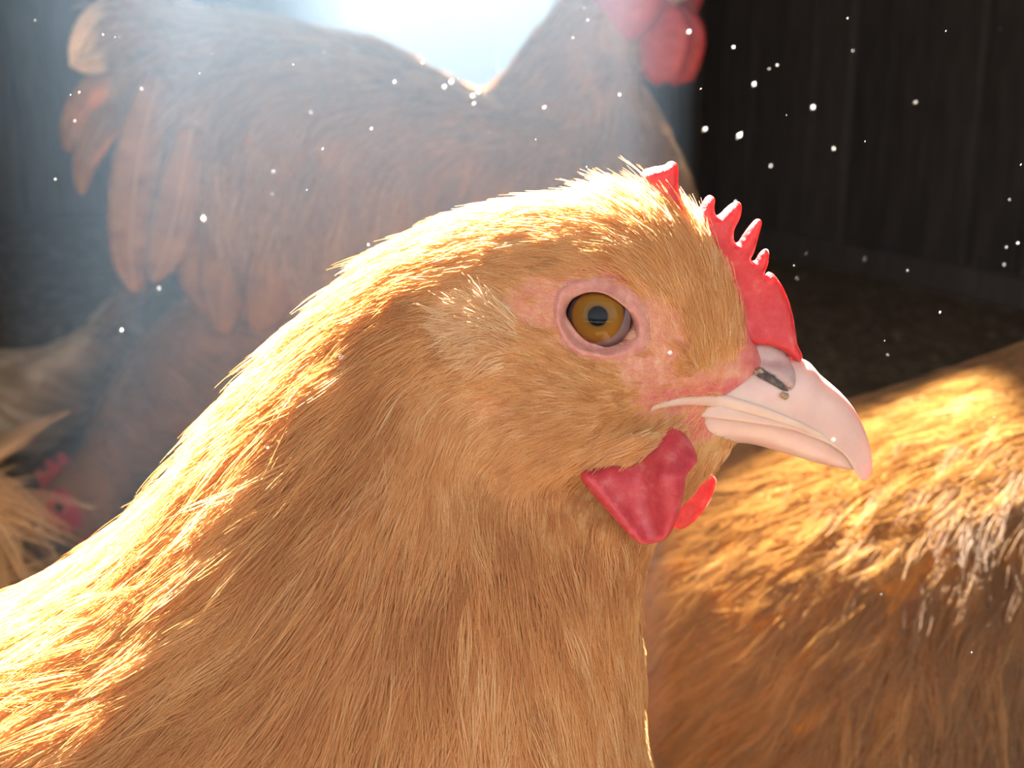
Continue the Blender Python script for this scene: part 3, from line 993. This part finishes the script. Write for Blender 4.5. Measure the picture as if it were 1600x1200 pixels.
wy = surf_y(1040, 690)
me = sheet('wattle', WAT, min(surf_y(1030, 700), surf_y(960, 760), surf_y(1010, 800)) - 0.0030, 0.0017, 16.0, 7.0, wat_relief, 150)
link('wattle', me, hen, label='near crimson wattle hanging below the beak', mat=M['wattle'])
WAT2 = [(1116, 745), (1118, 757), (1112, 776), (1098, 800), (1078, 820), (1060, 827), (1045, 815), (1040, 780), (1060, 745), (1090, 728)]
me = sheet('wattle', WAT2, 0.010, 0.0013, 12.0, 8.0, lambda q: 0.0012 * np.sin(q[:, 0] / 25.0), 90)
link('wattle', me, hen, label='far wattle glowing orange red in the sun', mat=M['comb'])

# -------- beak
UB = [(1110, 590, 1060, 630, 66), (1175, 562, 1130, 638, 64), (1252, 561, 1217, 655, 52), (1283, 587, 1250, 667, 45), (1312, 612, 1281, 680, 38),
      (1333, 637, 1306, 697, 30), (1350, 670, 1322, 715, 22), (1360, 704, 1332, 731, 15), (1362, 734, 1341, 744, 9), (1354, 750, 1346, 750, 3.5)]
t, b, w = px_stations(UB, 0.0, 60)
g = dome_grid(t, b, w, 56, 2.3)
v, f = capped(g); me = mesh_from('upper_beak', v, f); fix_normals(me)
link('upper_beak', me, hen, mat=M['horn'])
UB_G = g
LB = [(1020, 640, 1040, 676, 56), (1090, 632, 1088, 690, 62), (1160, 638, 1160, 690, 48), (1215, 648, 1213, 704, 41), (1255, 662, 1255, 717, 34),
      (1290, 680, 1291, 727, 26), (1315, 703, 1316, 732, 18), (1331, 726, 1332, 734, 7)]
t, b, w = px_stations(LB, 0.0, 44)
g = dome_grid(t, b, w, 48, 2.2, True)
v, f = capped(g); me = mesh_from('lower_beak', v, f); fix_normals(me)
link('lower_beak', me, hen, mat=M['horn'])


def beak_y(px, py, extra=0.0):
    q = UB_G.reshape(-1, 3); q = q[q[:, 1] < 0.0005]
    x, y = project(q)
    d_ = (x - px) ** 2 + (y - py) ** 2
    i = np.argsort(d_)[:14]; w_ = 1 / (d_[i] + 6)
    return float((q[i, 1] * w_).sum() / w_.sum()) - extra


# pale ridge along the mouth, from the corner of the gape to the beak
RID = [(1014, 641, 3), (1024, 635, 6), (1050, 628, 8), (1085, 624, 10), (1120, 626, 12), (1155, 633, 12), (1190, 643, 11), (1225, 655, 9), (1262, 670, 7), (1295, 688, 5), (1318, 708, 3)]
for sgn, lab in ((-1, None), (1, None)):
    pth, rad = [], []
    for px, py, r in catmull(RID, 40):
        yy = min(beak_y(px, py), 0) if px > 1110 else surf_y(px, py)
        yy = yy * (1 if px > 1110 else 1)
        yy = min(surf_y(px, py) if px < 1150 else 0.0, beak_y(px, py) if px > 1060 else 0.0) + 0.0004
        q = P(px, py, yy); q[1] = sgn * abs(q[1])
        pth.append(q); rad.append(r * UNIT * 0.9)
    v, f = tube(pth, rad, 12, 0.7)
    me = mesh_from('mouth_edge', v, f); fix_normals(me)
    link('mouth_edge', me, hen, mat=M['gape'])

def on_beak(q):
    return np.array([beak_y(a_, b_) for a_, b_ in q])


# nostril: skin flap over a dark slit
yn = beak_y(1205, 590)
CER = [(1166, 566), (1173, 541), (1188, 534), (1208, 538), (1230, 551), (1241, 578), (1243, 596), (1236, 610), (1226, 602), (1208, 588), (1186, 574)]
me = sheet('nostril_flap', CER, -0.0001, 0.0010, 12.0, 6.0, on_beak, 80)
link('nostril_flap', me, hen, mat=M['cere'])
NOS = [(1174, 575), (1184, 573), (1206, 586), (1226, 602), (1232, 611), (1222, 609), (1204, 599), (1184, 588)]
me = sheet('nostril', NOS, -0.0004, 0.0006, 6.0, 5.0, on_beak, 60)
link('nostril', me, hen, mat=M['nostril'])
for cx, cy, rx, ry in ((1184, 580, 8, 6), (1226, 618, 7, 6)):
    th = np.linspace(0, 2 * math.pi, 9, endpoint=False)
    pts = [(cx + rx * math.cos(k) * random.uniform(.7, 1.2), cy + ry * math.sin(k) * random.uniform(.7, 1.2)) for k in th]
    me = sheet('nostril_crust', pts, -0.0007, 0.0005, 6.0, 4.0, on_beak, 36)
    link('nostril_crust', me, hen, mat=M['crust'])

# -------- eye
ey = surf_y(935, 497)
eye_c = P(934, 494, ey + 0.0035)
EYE_R = 0.0056
bm = bmesh.new(); bmesh.ops.create_uvsphere(bm, u_segments=48, v_segments=32, radius=EYE_R)
me = bpy.data.meshes.new('eye'); bm.to_mesh(me); bm.free()
me.polygons.foreach_set('use_smooth', [True] * len(me.polygons))
eye = link('eye', me, hen, mat=M['iris'])
eye.location = Vector(eye_c) - Vector(hen.location); eye.matrix_parent_inverse = Matrix.Identity(4)
to_cam = CAM - eye_c; to_cam /= np.linalg.norm(to_cam)
eye.rotation_euler = Vector(to_cam).to_track_quat('-Y', 'Z').to_euler()
# pupil: a lens shaped cap on the eyeball
pv, pf = [(0, -EYE_R - 0.00006, 0)], []
for r in range(1, 7):
    a = 0.30 * r / 6
    for k in range(28):
        h = 2 * math.pi * k / 28
        pv.append(((EYE_R + 0.00006 * (1 - (r / 6) ** 4)) * math.sin(a) * math.cos(h), -(EYE_R + 0.00006 * (1 - (r / 6) ** 4)) * math.cos(a), (EYE_R + 0.00006 * (1 - (r / 6) ** 4)) * math.sin(a) * math.sin(h)))
for k in range(28):
    pf.append((0, 1 + k, 1 + (k + 1) % 28))
for r in range(5):
    for k in range(28):
        a_ = 1 + r * 28 + k; b_ = 1 + r * 28 + (k + 1) % 28
        pf.append((a_, a_ + 28, b_ + 28, b_))
pu = link('pupil', mesh_from('pupil', pv, pf), mat=M['pupil']); pu.parent = eye
bm = bmesh.new(); bmesh.ops.create_uvsphere(bm, u_segments=48, v_segments=32, radius=EYE_R + 0.00035)
me = bpy.data.meshes.new('cornea'); bm.to_mesh(me); bm.free()
me.polygons.foreach_set('use_smooth', [True] * len(me.polygons))
co = link('cornea', me, mat=M['cornea']); co.parent = eye

# lids: rings from inside the opening over a rounded lip out to the cheek skin
OPEN = [(887, 490), (892, 474), (902, 465), (921, 458.5), (942, 460), (960, 469), (975, 482), (983, 495), (988, 507), (987, 521), (969, 530), (949, 537), (936, 533), (920, 530), (905, 519), (894, 505)]
LIP = [(881, 491), (885, 469), (897, 457), (920, 450), (944, 451), (964, 460), (981, 474), (991, 490), (997, 506), (996, 527), (975, 540), (950, 547), (932, 543), (914, 539), (897, 526), (885, 508)]
MIDR = [(872, 492), (877, 462), (892, 448), (918, 440), (946, 440), (969, 449), (988, 465), (1000, 486), (1006, 508), (1003, 535), (980, 549), (952, 556), (928, 552), (906, 547), (888, 532), (876, 511)]
OUTR = [(864, 492), (869, 456), (886, 440), (916, 432), (948, 431), (974, 440), (996, 458), (1010, 482), (1016, 510), (1012, 541), (986, 558), (953, 564), (924, 560), (899, 554), (880, 538), (868, 513)]
FAR = [(852, 492), (858, 448), (879, 430), (914, 421), (951, 420), (980, 430), (1005, 450), (1022, 478), (1029, 512), (1024, 548), (993, 568), (954, 574), (919, 570), (890, 563), (869, 546), (856, 515)]
OPEN = [(936 + (a_ - 936) * 1.05, 497 + (b_ - 497) * 1.05) for a_, b_ in OPEN]
rings = []
nr_ = 72


def eye_depth(px, py, add):
    """depth of the eyeball's front under the pixel, plus add"""
    q = np.hypot((px - 934), (py - 494)) * px_scale(ey)
    return eye_c[1] - np.sqrt(np.maximum(EYE_R ** 2 - np.minimum(q, EYE_R * .97) ** 2, 0)) + add


for loop, mode in ((OPEN, 'in'), (OPEN, 'edge'), (LIP, 'lip'), (MIDR, 'mid'), (OUTR, 'crease'), (FAR, 'out')):
    q = smooth_loop(loop, nr_)
    row = []
    for px, py in q:
        s = surf_y(px, py)
        if mode == 'in': yy = eye_depth(px, py, 0.0012)
        elif mode == 'edge': yy = eye_depth(px, py, -0.0006)
        elif mode == 'lip': yy = 0.5 * eye_depth(px, py, -0.0012) + 0.5 * (s - 0.0012)
        elif mode == 'mid': yy = s - 0.0006
        elif mode == 'crease': yy = s
        else: yy = s + 0.0005
        row.append(P(px, py, yy))
    rings.append(row)
R = np.array(rings)
R = np.stack([catmull(R[:, j], 26) for j in range(nr_)], 1)
me = mesh_from('eyelid', R.reshape(-1, 3), grid_faces(26, nr_)); fix_normals(me)
link('eyelid', me, hen, mat=M['lid'])
# third eyelid in the front corner of the eye
tv, tf = [], []
NA, NB = 30, 8
for a_ in range(NA):
    az = math.radians(22 - 138 * a_ / (NA - 1))
    e_ = abs(a_ / (NA - 1) * 2 - 1) ** 4
    for b_ in range(NB):
        an = math.radians(48.5 + 14 * e_ + (40 - 14 * e_) * b_ / (NB - 1))
        rr = EYE_R + 0.00022 - 0.0002 * (b_ == 0)
        tv.append((rr * math.sin(an) * math.cos(az), -rr * math.cos(an), rr * math.sin(an) * math.sin(az)))
for a_ in range(NA - 1):
    for b_ in range(NB - 1):
        k = a_ * NB + b_
        tf.append((k, k + 1, k + NB + 1, k + NB))
te = link('third_eyelid', mesh_from('third_eyelid', tv, tf), label='mauve third eyelid in the front corner of the eye', mat=M['membrane']); te.parent = eye


# -------- legs (out of the picture, but the bird stands on them)
def leg(parent, hip, foot, fwd, mat, r=0.006):
    hip = np.array(hip, float); foot = np.array(foot, float); fwd = np.array(fwd, float); fwd /= np.linalg.norm(fwd)
    hock = (hip * 0.45 + foot * 0.55) - fwd * 0.03
    lat = np.array([-fwd[1], fwd[0], 0.0])
    bm = bmesh.new()
    sk = bm.verts.layers.skin.verify()
    def V(p, rad):
        w = bm.verts.new(p); w[sk].radius = (rad, rad); return w
    a = V(hip, r * 3.2); b = V(hip * .5 + hock * .5, r * 2.4); c = V(hock, r * 1.15); d = V(hock * .4 + foot * .6 + np.array([0, 0, .004]), r * .95); e = V(foot + np.array([0, 0, r]), r * 1.1)
    a[sk].use_root = True
    for s_, t_ in ((a, b), (b, c), (c, d), (d, e)): bm.edges.new((s_, t_))
    for ang, ln in ((-0.5, .05), (0.0, .06), (0.5, .05), (math.pi, .028)):
        dr = fwd * math.cos(ang) + lat * math.sin(ang)
        m1 = V(foot + dr * ln * .5 + np.array([0, 0, r * .8]), r * .75); m2 = V(foot + dr * ln + np.array([0, 0, r * .4]), r * .4)
        bm.edges.new((e, m1)); bm.edges.new((m1, m2))
    me = bpy.data.meshes.new('leg'); bm.to_mesh(me); bm.free()
    o = link('leg', me, parent, mat=mat)
    o.modifiers.new('skin', 'SKIN').use_smooth_shade = True
    s = o.modifiers.new('subdivision', 'SUBSURF'); s.levels = 1; s.render_levels = 1
    return o


for s_ in (-1, 1):
    leg(hen, (-0.11, 0.035 * s_, 0.27), (-0.10, 0.045 * s_, 0.0), (1, 0, 0), M['shank'])


# ================================================================== THE HEN AT THE RIGHT
RY = 0.21
hen_r = empty('hen', (0.14, RY, 0.0), 'orange buff hen at right edge seen as a feathered back, behind the beak', 'hen')
ST_R = [(860, 1010, 860, 1150, 60), (915, 890, 915, 1260, 160), (1010, 790, 1010, 1320, 250), (1140, 722, 1140, 1370, 320), (1320, 662, 1320, 1390, 370),
        (1500, 608, 1480, 1390, 385), (1680, 538, 1680, 1360, 370), (1850, 430, 1900, 1260, 310), (1980, 280, 2080, 1080, 245), (2080, 110, 2230, 830, 180),
        (2180, -60, 2330, 500, 125), (2280, -150, 2400, 220, 108), (2400, -160, 2450, 130, 92), (2500, -100, 2500, 80, 55)]
t, b, w = px_stations(ST_R, RY, 110)
GR = ring_grid(t, b, w, 80, 2.1)
v, f = capped(GR); me = mesh_from('body', v, f); fix_normals(me)
link('body', me, hen_r, mat=M['down_orange'])
FLOW_R = Flow([(1100, 780, -.9, .4, 90), (1300, 700, -.88, .45, 90), (1450, 640, -.85, .45, 90), (1580, 600, -.85, .35, 95), (1250, 850, -.8, .6, 100), (1400, 780, -.7, .7, 95), (1550, 750, -.5, .87, 110),
               (1150, 950, -.75, .66, 110), (1300, 1000, -.55, .83, 120), (1450, 950, -.35, .93, 120), (1570, 900, -.15, 1, 120), (1100, 1120, -.7, .7, 120), (1300, 1150, -.4, .9, 130), (1500, 1120, -.1, 1, 130),
               (1800, 600, -.6, .8, 110), (2000, 400, -.5, .85, 100), (2300, 0, -.8, .5, 60), (1800, 1100, 0, 1, 120)], 2.2, 60)


def right_w(p, n):
    x, y = project(p)
    return np.where((n[:, 1] > 0.35), 0.15, 1.0) * np.where((x > 1720) | (y > 1300), 0.15, 1.0)


parts, rads = [], []
p, n = sample_grid(GR, 3600, right_w)
UR = px_scale(RY)
sp, sd, L = spines(FLOW_R, p, n, UR, 7, ymid=RY, lift=0.16, settle=0.06, wob=0.22)
bs, tn = barbs(sp, sd, n, L, 22, 0.0042 + 0.002 * RNG.random(len(p)), depth=0.3, jitter_tone=0.08, tone=RNG.beta(1.8, 2.2, len(p)))
parts.append((bs, tn)); rads.append(0.000095)
strands_object('back_feathers', parts, rads, hen_r, M['plume_orange'])


# ================================================================== MORE OF A HEN (head pieces shared by the birds behind)
def feather(name, path, width, up, parent, mat, camber=0.15, tip=0.55):
    """one vane: a cambered blade with rounded tip and thickness, along a path"""
    path = catmull(np.asarray(path, float), 14)
    n = len(path); t = np.linspace(0, 1, n)
    tan = np.gradient(path, axis=0); tan /= np.linalg.norm(tan, axis=1)[:, None]
    up = np.asarray(up, float)
    prof = width * np.clip(np.sin(np.pi * np.clip(0.12 + 0.86 * t, 0, 1)) ** tip, 0.04, 1)
    vs, fs = [], []
    cols = np.linspace(-1, 1, 9)
    for i in range(n):
        sd = np.cross(tan[i], up); sd /= np.linalg.norm(sd)
        nn = np.cross(sd, tan[i])
        for c in cols: vs.append(path[i] + sd * c * prof[i] - nn * camber * prof[i] * c * c)
    m = len(cols)
    for i in range(n - 1):
        for j in range(m - 1):
            k = i * m + j
            fs.append((k, k + 1, k + m + 1, k + m))
    me = mesh_from(name, vs, fs)
    o = link(name, me, parent, mat=mat)
    sm = o.modifiers.new('solidify', 'SOLIDIFY'); sm.thickness = 0.0006
    return o


def quill(parent, path, r, mat):
    v, f = tube(catmull(np.asarray(path, float), 12), np.linspace(r, r * .3, 12), 6)
    return link('quill', mesh_from('quill', v, f), parent, mat=mat)


M['vane_buff'] = vane_mat('buff_vane', (0.16, 0.07, 0.024), (0.32, 0.16, 0.06), 60.0, 0.4)
M['vane_pale'] = vane_mat('pale_vane', (0.62, 0.46, 0.28), (0.84, 0.68, 0.46), 60.0, 0.5)

# ------------------------------------------------------------------ the big hen behind, upper left
MY = 0.47
hen_m = empty('hen', (P(620, 600, MY)[0], MY, 0.0), 'big blurred hen standing side-on at upper left, backlit in hazy glare', 'hen')
ST_M = [(1052, -48, 1046, 20, 24), (1015, -92, 1020, 72, 56), (950, -100, 1002, 112, 74), (900, -30, 1006, 150, 88), (840, 55, 1030, 196, 112), (770, 140, 1062, 262, 150),
        (700, 128, 1078, 340, 190), (620, 88, 1062, 440, 215), (520, 58, 990, 540, 232), (430, 40, 860, 590, 238), (350, 26, 690, 590, 226), (290, 10, 520, 540, 200),
        (250, 0, 400, 460, 165), (220, 0, 310, 380, 120), (196, 20, 246, 260, 70), (184, 60, 200, 170, 26)]
t, b, w = px_stations(ST_M, MY, 110)
GM = ring_grid(t, b, w, 72, 2.1)
v, f = capped(GM); me = mesh_from('body', v, f); fix_normals(me)
link('body', me, hen_m, mat=M['down_brown'])
FLOW_M = Flow([(980, 0, -.5, .85, 30), (880, 80, -.6, .8, 55), (800, 160, -.6, .8, 70), (1040, 250, -.1, 1, 60), (950, 300, -.3, .95, 70), (700, 180, -.8, .6, 80), (600, 150, -.8, .6, 90), (480, 100, -.75, .65, 100),
               (350, 80, -.6, .8, 110), (260, 60, -.7, .7, 100), (250, 250, -.15, 1, 110), (350, 300, -.1, 1, 110), (500, 300, -.25, .95, 110), (650, 350, -.3, .95, 100), (850, 420, -.3, .95, 80), (330, 430, .1, 1, 110), (450, 480, -.1, 1, 110), (200, 120, -.6, .8, 70)], 2.2, 50)
p, n = sample_grid(GM, 2300, lambda p, n: np.where(n[:, 1] > 0.35, 0.3, 1.0) * np.where(project(p)[0] > 945, np.where(project(p)[1] < 75, 0.0, 1.0), 1.0))
sp, sd, L = spines(FLOW_M, p, n, px_scale(MY), 7, ymid=MY, lift=0.15, settle=0.06, wob=0.2)
bs, tn = barbs(sp, sd, n, L, 16, 0.008 + 0.004 * RNG.random(len(p)), depth=0.3, jitter_tone=0.08, tone=RNG.beta(2, 2, len(p)))
strands_object('body_feathers', [(bs, tn)], 0.00022, hen_m, M['plume_brown'])
# tail and thigh feathers that stand out against the dark
TF = [([(240, 10), (185, 22), (150, 40), (128, 80), (118, 108)], 26, 'vane_pale', 0.00),
      ([(300, -20), (230, 0), (180, 10), (135, 50), (112, 104)], 22, 'vane_pale', 0.02),
      ([(250, 90), (190, 120), (150, 150), (118, 195), (104, 236)], 30, 'vane_buff', 0.0),
      ([(240, 130), (190, 165), (155, 205), (132, 255), (126, 304)], 22, 'vane_buff', -0.01),
      ([(235, 60), (180, 85), (140, 100), (112, 100)], 16, 'vane_pale', -0.015),
      ([(250, 120), (222, 220), (208, 320), (204, 400), (212, 455)], 34, 'vane_buff', -0.075),
      ([(300, 200), (282, 300), (262, 380), (240, 440)], 30, 'vane_buff', -0.08),
      ([(400, 260), (372, 360), (352, 440), (348, 520)], 40, 'vane_buff', -0.07),
      ([(340, 260), (318, 350), (312, 430), (330, 490)], 34, 'vane_buff', -0.065),
      ([(470, 300), (440, 400), (420, 470), (402, 520)], 40, 'vane_buff', -0.085)]
for pts, wd, mt, dy in TF:
    pth = [P(x_, y_, MY + dy) for x_, y_ in pts]
    ftr = feather('tail_feather' if pts[0][1] < 140 else 'thigh_feather', pth, wd * px_scale(MY), (0.25, -1, 0.1), hen_m, M[mt], 0.2, 0.6)
    quill(ftr, pth, 0.0006, M['quill'])


def far_head(parent, c, s, fwd, mats, dn=0.0):
    """comb, wattles, beak and eyes for a hen of the background: c is the eye level centre of the head, s the scale"""
    fwd = np.asarray(fwd, float); fwd /= np.linalg.norm(fwd)
    lat = np.cross([0, 0, 1.0], fwd); lat /= np.linalg.norm(lat)
    up = np.cross(fwd, lat)
    L = lambda a, b_, d: c + s * (fwd * a + lat * b_ + up * d)
    # beak, two halves
    for nm, top, bot, ln in (('upper_beak', .010, -.002, .034), ('lower_beak', -.003, -.009, .026)):
        tt = np.linspace(0, 1, 9)
        path = [L(.020 + ln * k, 0, (top + bot) / 2 - .010 * k * k) for k in tt]
        v, f = tube(path, [s * (.007 * (1 - k) ** .7 + .0006) for k in tt], 10)
        link(nm, mesh_from(nm, v, f), parent, mat=M['bill_far'])
    # comb: five points on a blade
    prof = [(.026, .012), (.028, .024), (.018, .026), (.013, .040), (.006, .029), (-.001, .044), (-.008, .030), (-.014, .042), (-.020, .026), (-.027, .030), (-.024, .016), (-.005, .010)]
    vs = [L(a_, e_, d_) for e_ in (-.0022, .0022) for a_, d_ in prof]
    k = len(prof)
    fs = [tuple(range(k)), tuple(range(2 * k - 1, k - 1, -1))] + [(i, (i + 1) % k, k + (i + 1) % k, k + i) for i in range(k)]
    o = link('comb', mesh_from('comb', vs, fs, False), parent, mat=M['face_red'])
    bv = o.modifiers.new('bevel', 'BEVEL'); bv.width = 0.0012 * s; bv.segments = 2
    for e_ in (-1, 1):
        tt = np.linspace(0, 1, 9)
        path = [L(.016 - .003 * k, e_ * (.006 + .002 * k), -.010 - .032 * k) for k in tt]
        v, f = tube(path, [s * (.003 + .011 * math.sin(math.pi * min(1, .1 + .85 * k))) for k in tt], 12, 0.28, lat)
        link('wattle', mesh_from('wattle', v, f), parent, mat=M['face_red'])
        # bare face patch and eye
        bm_ = bmesh.new(); bmesh.ops.create_uvsphere(bm_, u_segments=20, v_segments=12, radius=1.0)
        for q in bm_.verts: q.co = Vector(L(.006 + q.co.x * .024, e_ * (.0165 + q.co.y * .0085), -.002 + q.co.z * .021))
        m_ = bpy.data.meshes.new('face'); bm_.to_mesh(m_); bm_.free()
        m_.polygons.foreach_set('use_smooth', [True] * len(m_.polygons))
        fc = link('face', m_, parent, mat=M['face_red'])
        bm_ = bmesh.new(); bmesh.ops.create_uvsphere(bm_, u_segments=16, v_segments=10, radius=.0048 * s)
        for q in bm_.verts: q.co += Vector(L(.006, e_ * .0232, .004))
        m_ = bpy.data.meshes.new('eye'); bm_.to_mesh(m_); bm_.free()
        m_.polygons.foreach_set('use_smooth', [True] * len(m_.polygons))
        link('eye', m_, parent, mat=M['pupil'])


far_head(hen_m, P(968, -8, MY), 1.4, (.8, -.55, .35), None)
for s_ in (-1, 1):
    leg(hen_m, (P(600, 400, MY)[0], MY + .04 * s_, 0.27), (P(620, 400, MY)[0], MY + .05 * s_, 0.0), (1, 0, 0), M['shank'])

# ------------------------------------------------------------------ generic hens further back
STAND = [(185, 405, 180, 388, 8), (172, 425, 165, 380, 17), (150, 432, 150, 372, 21), (128, 420, 140, 350, 23), (110, 390, 142, 315, 28), (90, 350, 150, 270, 42), (65, 315, 150, 225, 62),
         (30, 295, 125, 180, 78), (-20, 288, 80, 150, 88), (-70, 290, 10, 140, 90), (-115, 305, -60, 150, 78), (-150, 330, -110, 180, 55), (-180, 355, -150, 240, 30), (-200, 370, -185, 300, 10)]
PECK = [(250, 50, 240, 34, 8), (240, 78, 224, 26, 17), (218, 100, 204, 28, 22), (196, 128, 178, 46, 25), (172, 174, 152, 88, 30), (146, 205, 124, 105, 44), (112, 240, 100, 120, 62),
        (60, 275, 80, 135, 78), (-10, 290, 40, 135, 88), (-70, 292, -10, 138, 90), (-115, 305, -70, 150, 78), (-150, 330, -115, 180, 55), (-180, 355, -150, 240, 30), (-200, 370, -185, 300, 10)]


SIT = [(a_, b_ - 125, c_, max(d_ - 135, 6), w_) for a_, b_, c_, d_, w_ in STAND]


def far_hen(label, loc, yaw, stations, mats, scale=1.0, feathers=900, rad=0.0003, tone=(2, 2), tail=True, fluff=None):
    root = empty('hen', loc, label, 'hen')
    st = catmull(np.array(stations, float) * 0.001 * scale, 70)
    c, s = math.cos(yaw), math.sin(yaw)
    loc = np.asarray(loc, float)
    W = lambda x_, y_, z_: np.stack([loc[0] + x_ * c - y_ * s, loc[1] + x_ * s + y_ * c, loc[2] + z_ + 0 * x_], -1)
    T = W(st[:, 0], 0 * st[:, 0], st[:, 1]); B = W(st[:, 2], 0 * st[:, 0], st[:, 3])
    g = ring_grid(T, B, np.maximum(st[:, 4], 0.001), 48, 2.1, axis=(-s, c, 0))
    v, f = capped(g); me = mesh_from('body', v, f); fix_normals(me)
    link('body', me, root, mat=M[mats[1]])
    # feathers laid backwards along the bird
    p, n = sample_grid(g[14:], feathers)
    back = np.array([-c, -s, -0.45])
    K = 6
    d = back - n * (n @ back)[:, None]; d /= np.linalg.norm(d, axis=1)[:, None] + 1e-9
    xl = (p - loc) @ np.array([c, s, 0])
    L = np.interp(xl, [-.2 * scale, 0, .1 * scale, .2 * scale], [.07, .06, .045, .02]) * scale * RNG.uniform(.7, 1.3, len(p))
    tt = np.linspace(0, 1, K)
    pts = p[:, None] + d[:, None] * (L[:, None] * tt)[..., None] + n[:, None] * (L[:, None] * (0.2 * tt - 0.16 * tt ** 2))[..., None]
    pts[:, :, 2] -= (L[:, None] * 0.12 * tt ** 2)
    sd = np.cross(n, d)
    bs, tn = barbs(pts, sd, n, L, 12, 0.009 * scale, depth=0.35, tone=RNG.beta(*tone, len(p)))
    strands_object('body_feathers', [(bs, tn)], rad, root, M[mats[0]])
    dz = -0.125 * scale if stations is SIT else 0.0
    if tail:
        for k in range(7):
            a_ = (k - 3) * 0.16
            base = W(np.array(-.165 * scale), np.array(a_ * .06 * scale), np.array(.30 * scale + dz))
            mid_ = W(np.array(-.215 * scale), np.array(a_ * .10 * scale), np.array((.375 - abs(a_) * .03) * scale + dz))
            end = W(np.array(-.262 * scale), np.array(a_ * .16 * scale), np.array((.42 - abs(a_) * .08) * scale + dz))
            ft = feather('tail_feather', [base, (base + mid_) / 2 + [0, 0, .004], mid_, end], .017 * scale, (-s, c, 0.2), root, M[mats[2]], 0.15, 0.6)
    hs_ = st[4]
    hx = (stations[2][0] + stations[2][2]) / 2000 * scale; hz = (stations[2][1] * .55 + stations[2][3] * .45) / 1000 * scale
    dn = np.array([stations[0][0] - stations[2][0], stations[0][1] * .5 + stations[0][3] * .5 - stations[2][1] * .5 - stations[2][3] * .5], float)
    dn /= np.linalg.norm(dn)
    far_head(root, W(np.array(hx), np.array(0.0), np.array(hz)), scale, (c * dn[0], s * dn[0], dn[1]), None)
    for e_ in ((-1, 1) if stations is not SIT else ()):
        h = W(np.array(-.03 * scale), np.array(.035 * e_ * scale), np.array(.19 * scale)); fo = W(np.array(-.01 * scale), np.array(.045 * e_ * scale), np.array(0.0))
        fo[2] = loc[2]
        leg(root, h, fo, (c, s, 0), M['shank'], .006 * scale)
    return root


# pecking hen whose red face shows low at the left
hp = P(92, 782, 0.80)
far_hen('brown hen at lower left bending its red face to the floor', (hp[0] + 0.240, 0.80, 0.0), math.pi, PECK, ('plume_brown', 'down_brown', 'vane_buff'), 1.05, 1000, 0.00028)
# hen cut by the left edge of the picture, only its pale rump shows
far_hen('cream and brown hen cut off by the left edge, only its rump showing', (P(0, 800, 0.28)[0] - 0.154, 0.28, 0.0), math.pi - 0.1, STAND, ('plume_cream', 'down_cream', 'vane_buff'), 0.80, 1200, 0.00022, (1.6, 2.2), tail=False)
# pale hen standing deeper in the coop
hp = P(70, 590, 1.15)
far_hen('pale hen sitting on the floor deeper in the shade at left, tail raised', (hp[0] - 0.07, 1.15, 0.0), math.pi + 0.2, SIT, ('plume_cream', 'down_cream', 'vane_buff'), 0.80, 700, 0.0004)

# ------------------------------------------------------------------ dust in the sunbeam
mv, mf = [], []
MOT = [(1155, 212, 11, .10), (1178, 132, 7, .12), (1101, 202, 8, .14), (1076, 50, 6, .16), (1146, 74, 4, .12), (1270, 168, 6, .2), (1214, 102, 4, .1), (968, 148, 4, .1), (705, 128, 9, .12), (738, 150, 7, .14), (694, 136, 6, .15), (740, 162, 5, .12), (747, 144, 6, .16),
       (616, 128, 5, .1), (580, 201, 5, .06), (318, 342, 9, .12), (190, 516, 5, .1), (660, 98, 5, .1), (850, 168, 5, .1), (1110, 410, 4, .06), (1430, 160, 6, .14), (1590, 380, 4, .08)]
for _ in range(80):
    MOT.append((random.uniform(0, 1600), random.uniform(0, 560) if random.random() < .8 else random.uniform(560, 1150), random.uniform(1.0, 3.0), random.uniform(-.04, .2)))
for x_, y_, r_, yy in MOT:
    if y_ > 520 and yy > 0: yy = -abs(yy) * .4
    cpt = P(x_, y_, yy); rr = r_ * px_scale(yy) * .36
    a_ = random.uniform(0.6, 1.6); el = random.uniform(1.3, 2.6) if r_ < 4 else random.uniform(1.2, 1.8)
    ax = np.array([math.cos(a_), random.uniform(-.4, .4), math.sin(a_)]); ax /= np.linalg.norm(ax)
    bx_ = np.cross(ax, [0, 1, 0]); bx_ /= np.linalg.norm(bx_)
    cx_ = np.cross(ax, bx_)
    k = len(mv)
    for vec in (ax * el, -ax * el, bx_, -bx_, cx_ * .35, -cx_ * .35): mv.append(cpt + vec * rr)
    for a1 in (0, 1):
        for b1, c1 in ((2, 4), (4, 3), (3, 5), (5, 2)): mf.append((k + a1, k + b1, k + c1))
link('dust_flecks', mesh_from('dust_flecks', mv, mf), label='white dust flecks drifting in the sunlit air', cat='dust', kind='stuff', mat=M['mote'])

# ------------------------------------------------------------------ dusty air: a box added and trimmed to imitate the veiling sun glare
m, nt, out = new_mat('hazy_glare')
vs_ = nt.nodes.new('ShaderNodeVolumeScatter')
vs_.inputs['Density'].default_value = 0.50
vs_.inputs['Anisotropy'].default_value = 0.86
vs_.inputs['Color'].default_value = (0.58, 0.79, 1.0, 1)
nt.links.new(vs_.outputs[0], out.inputs['Volume'])
link('glare_haze', box_mesh('glare_haze', (-0.15, 0.11, 0.01), (0.05, 1.3, 0.66)), label='pale dusty haze in the sunbeam, standing in for sun glare above the hens', cat='haze', kind='stuff', mat=m)
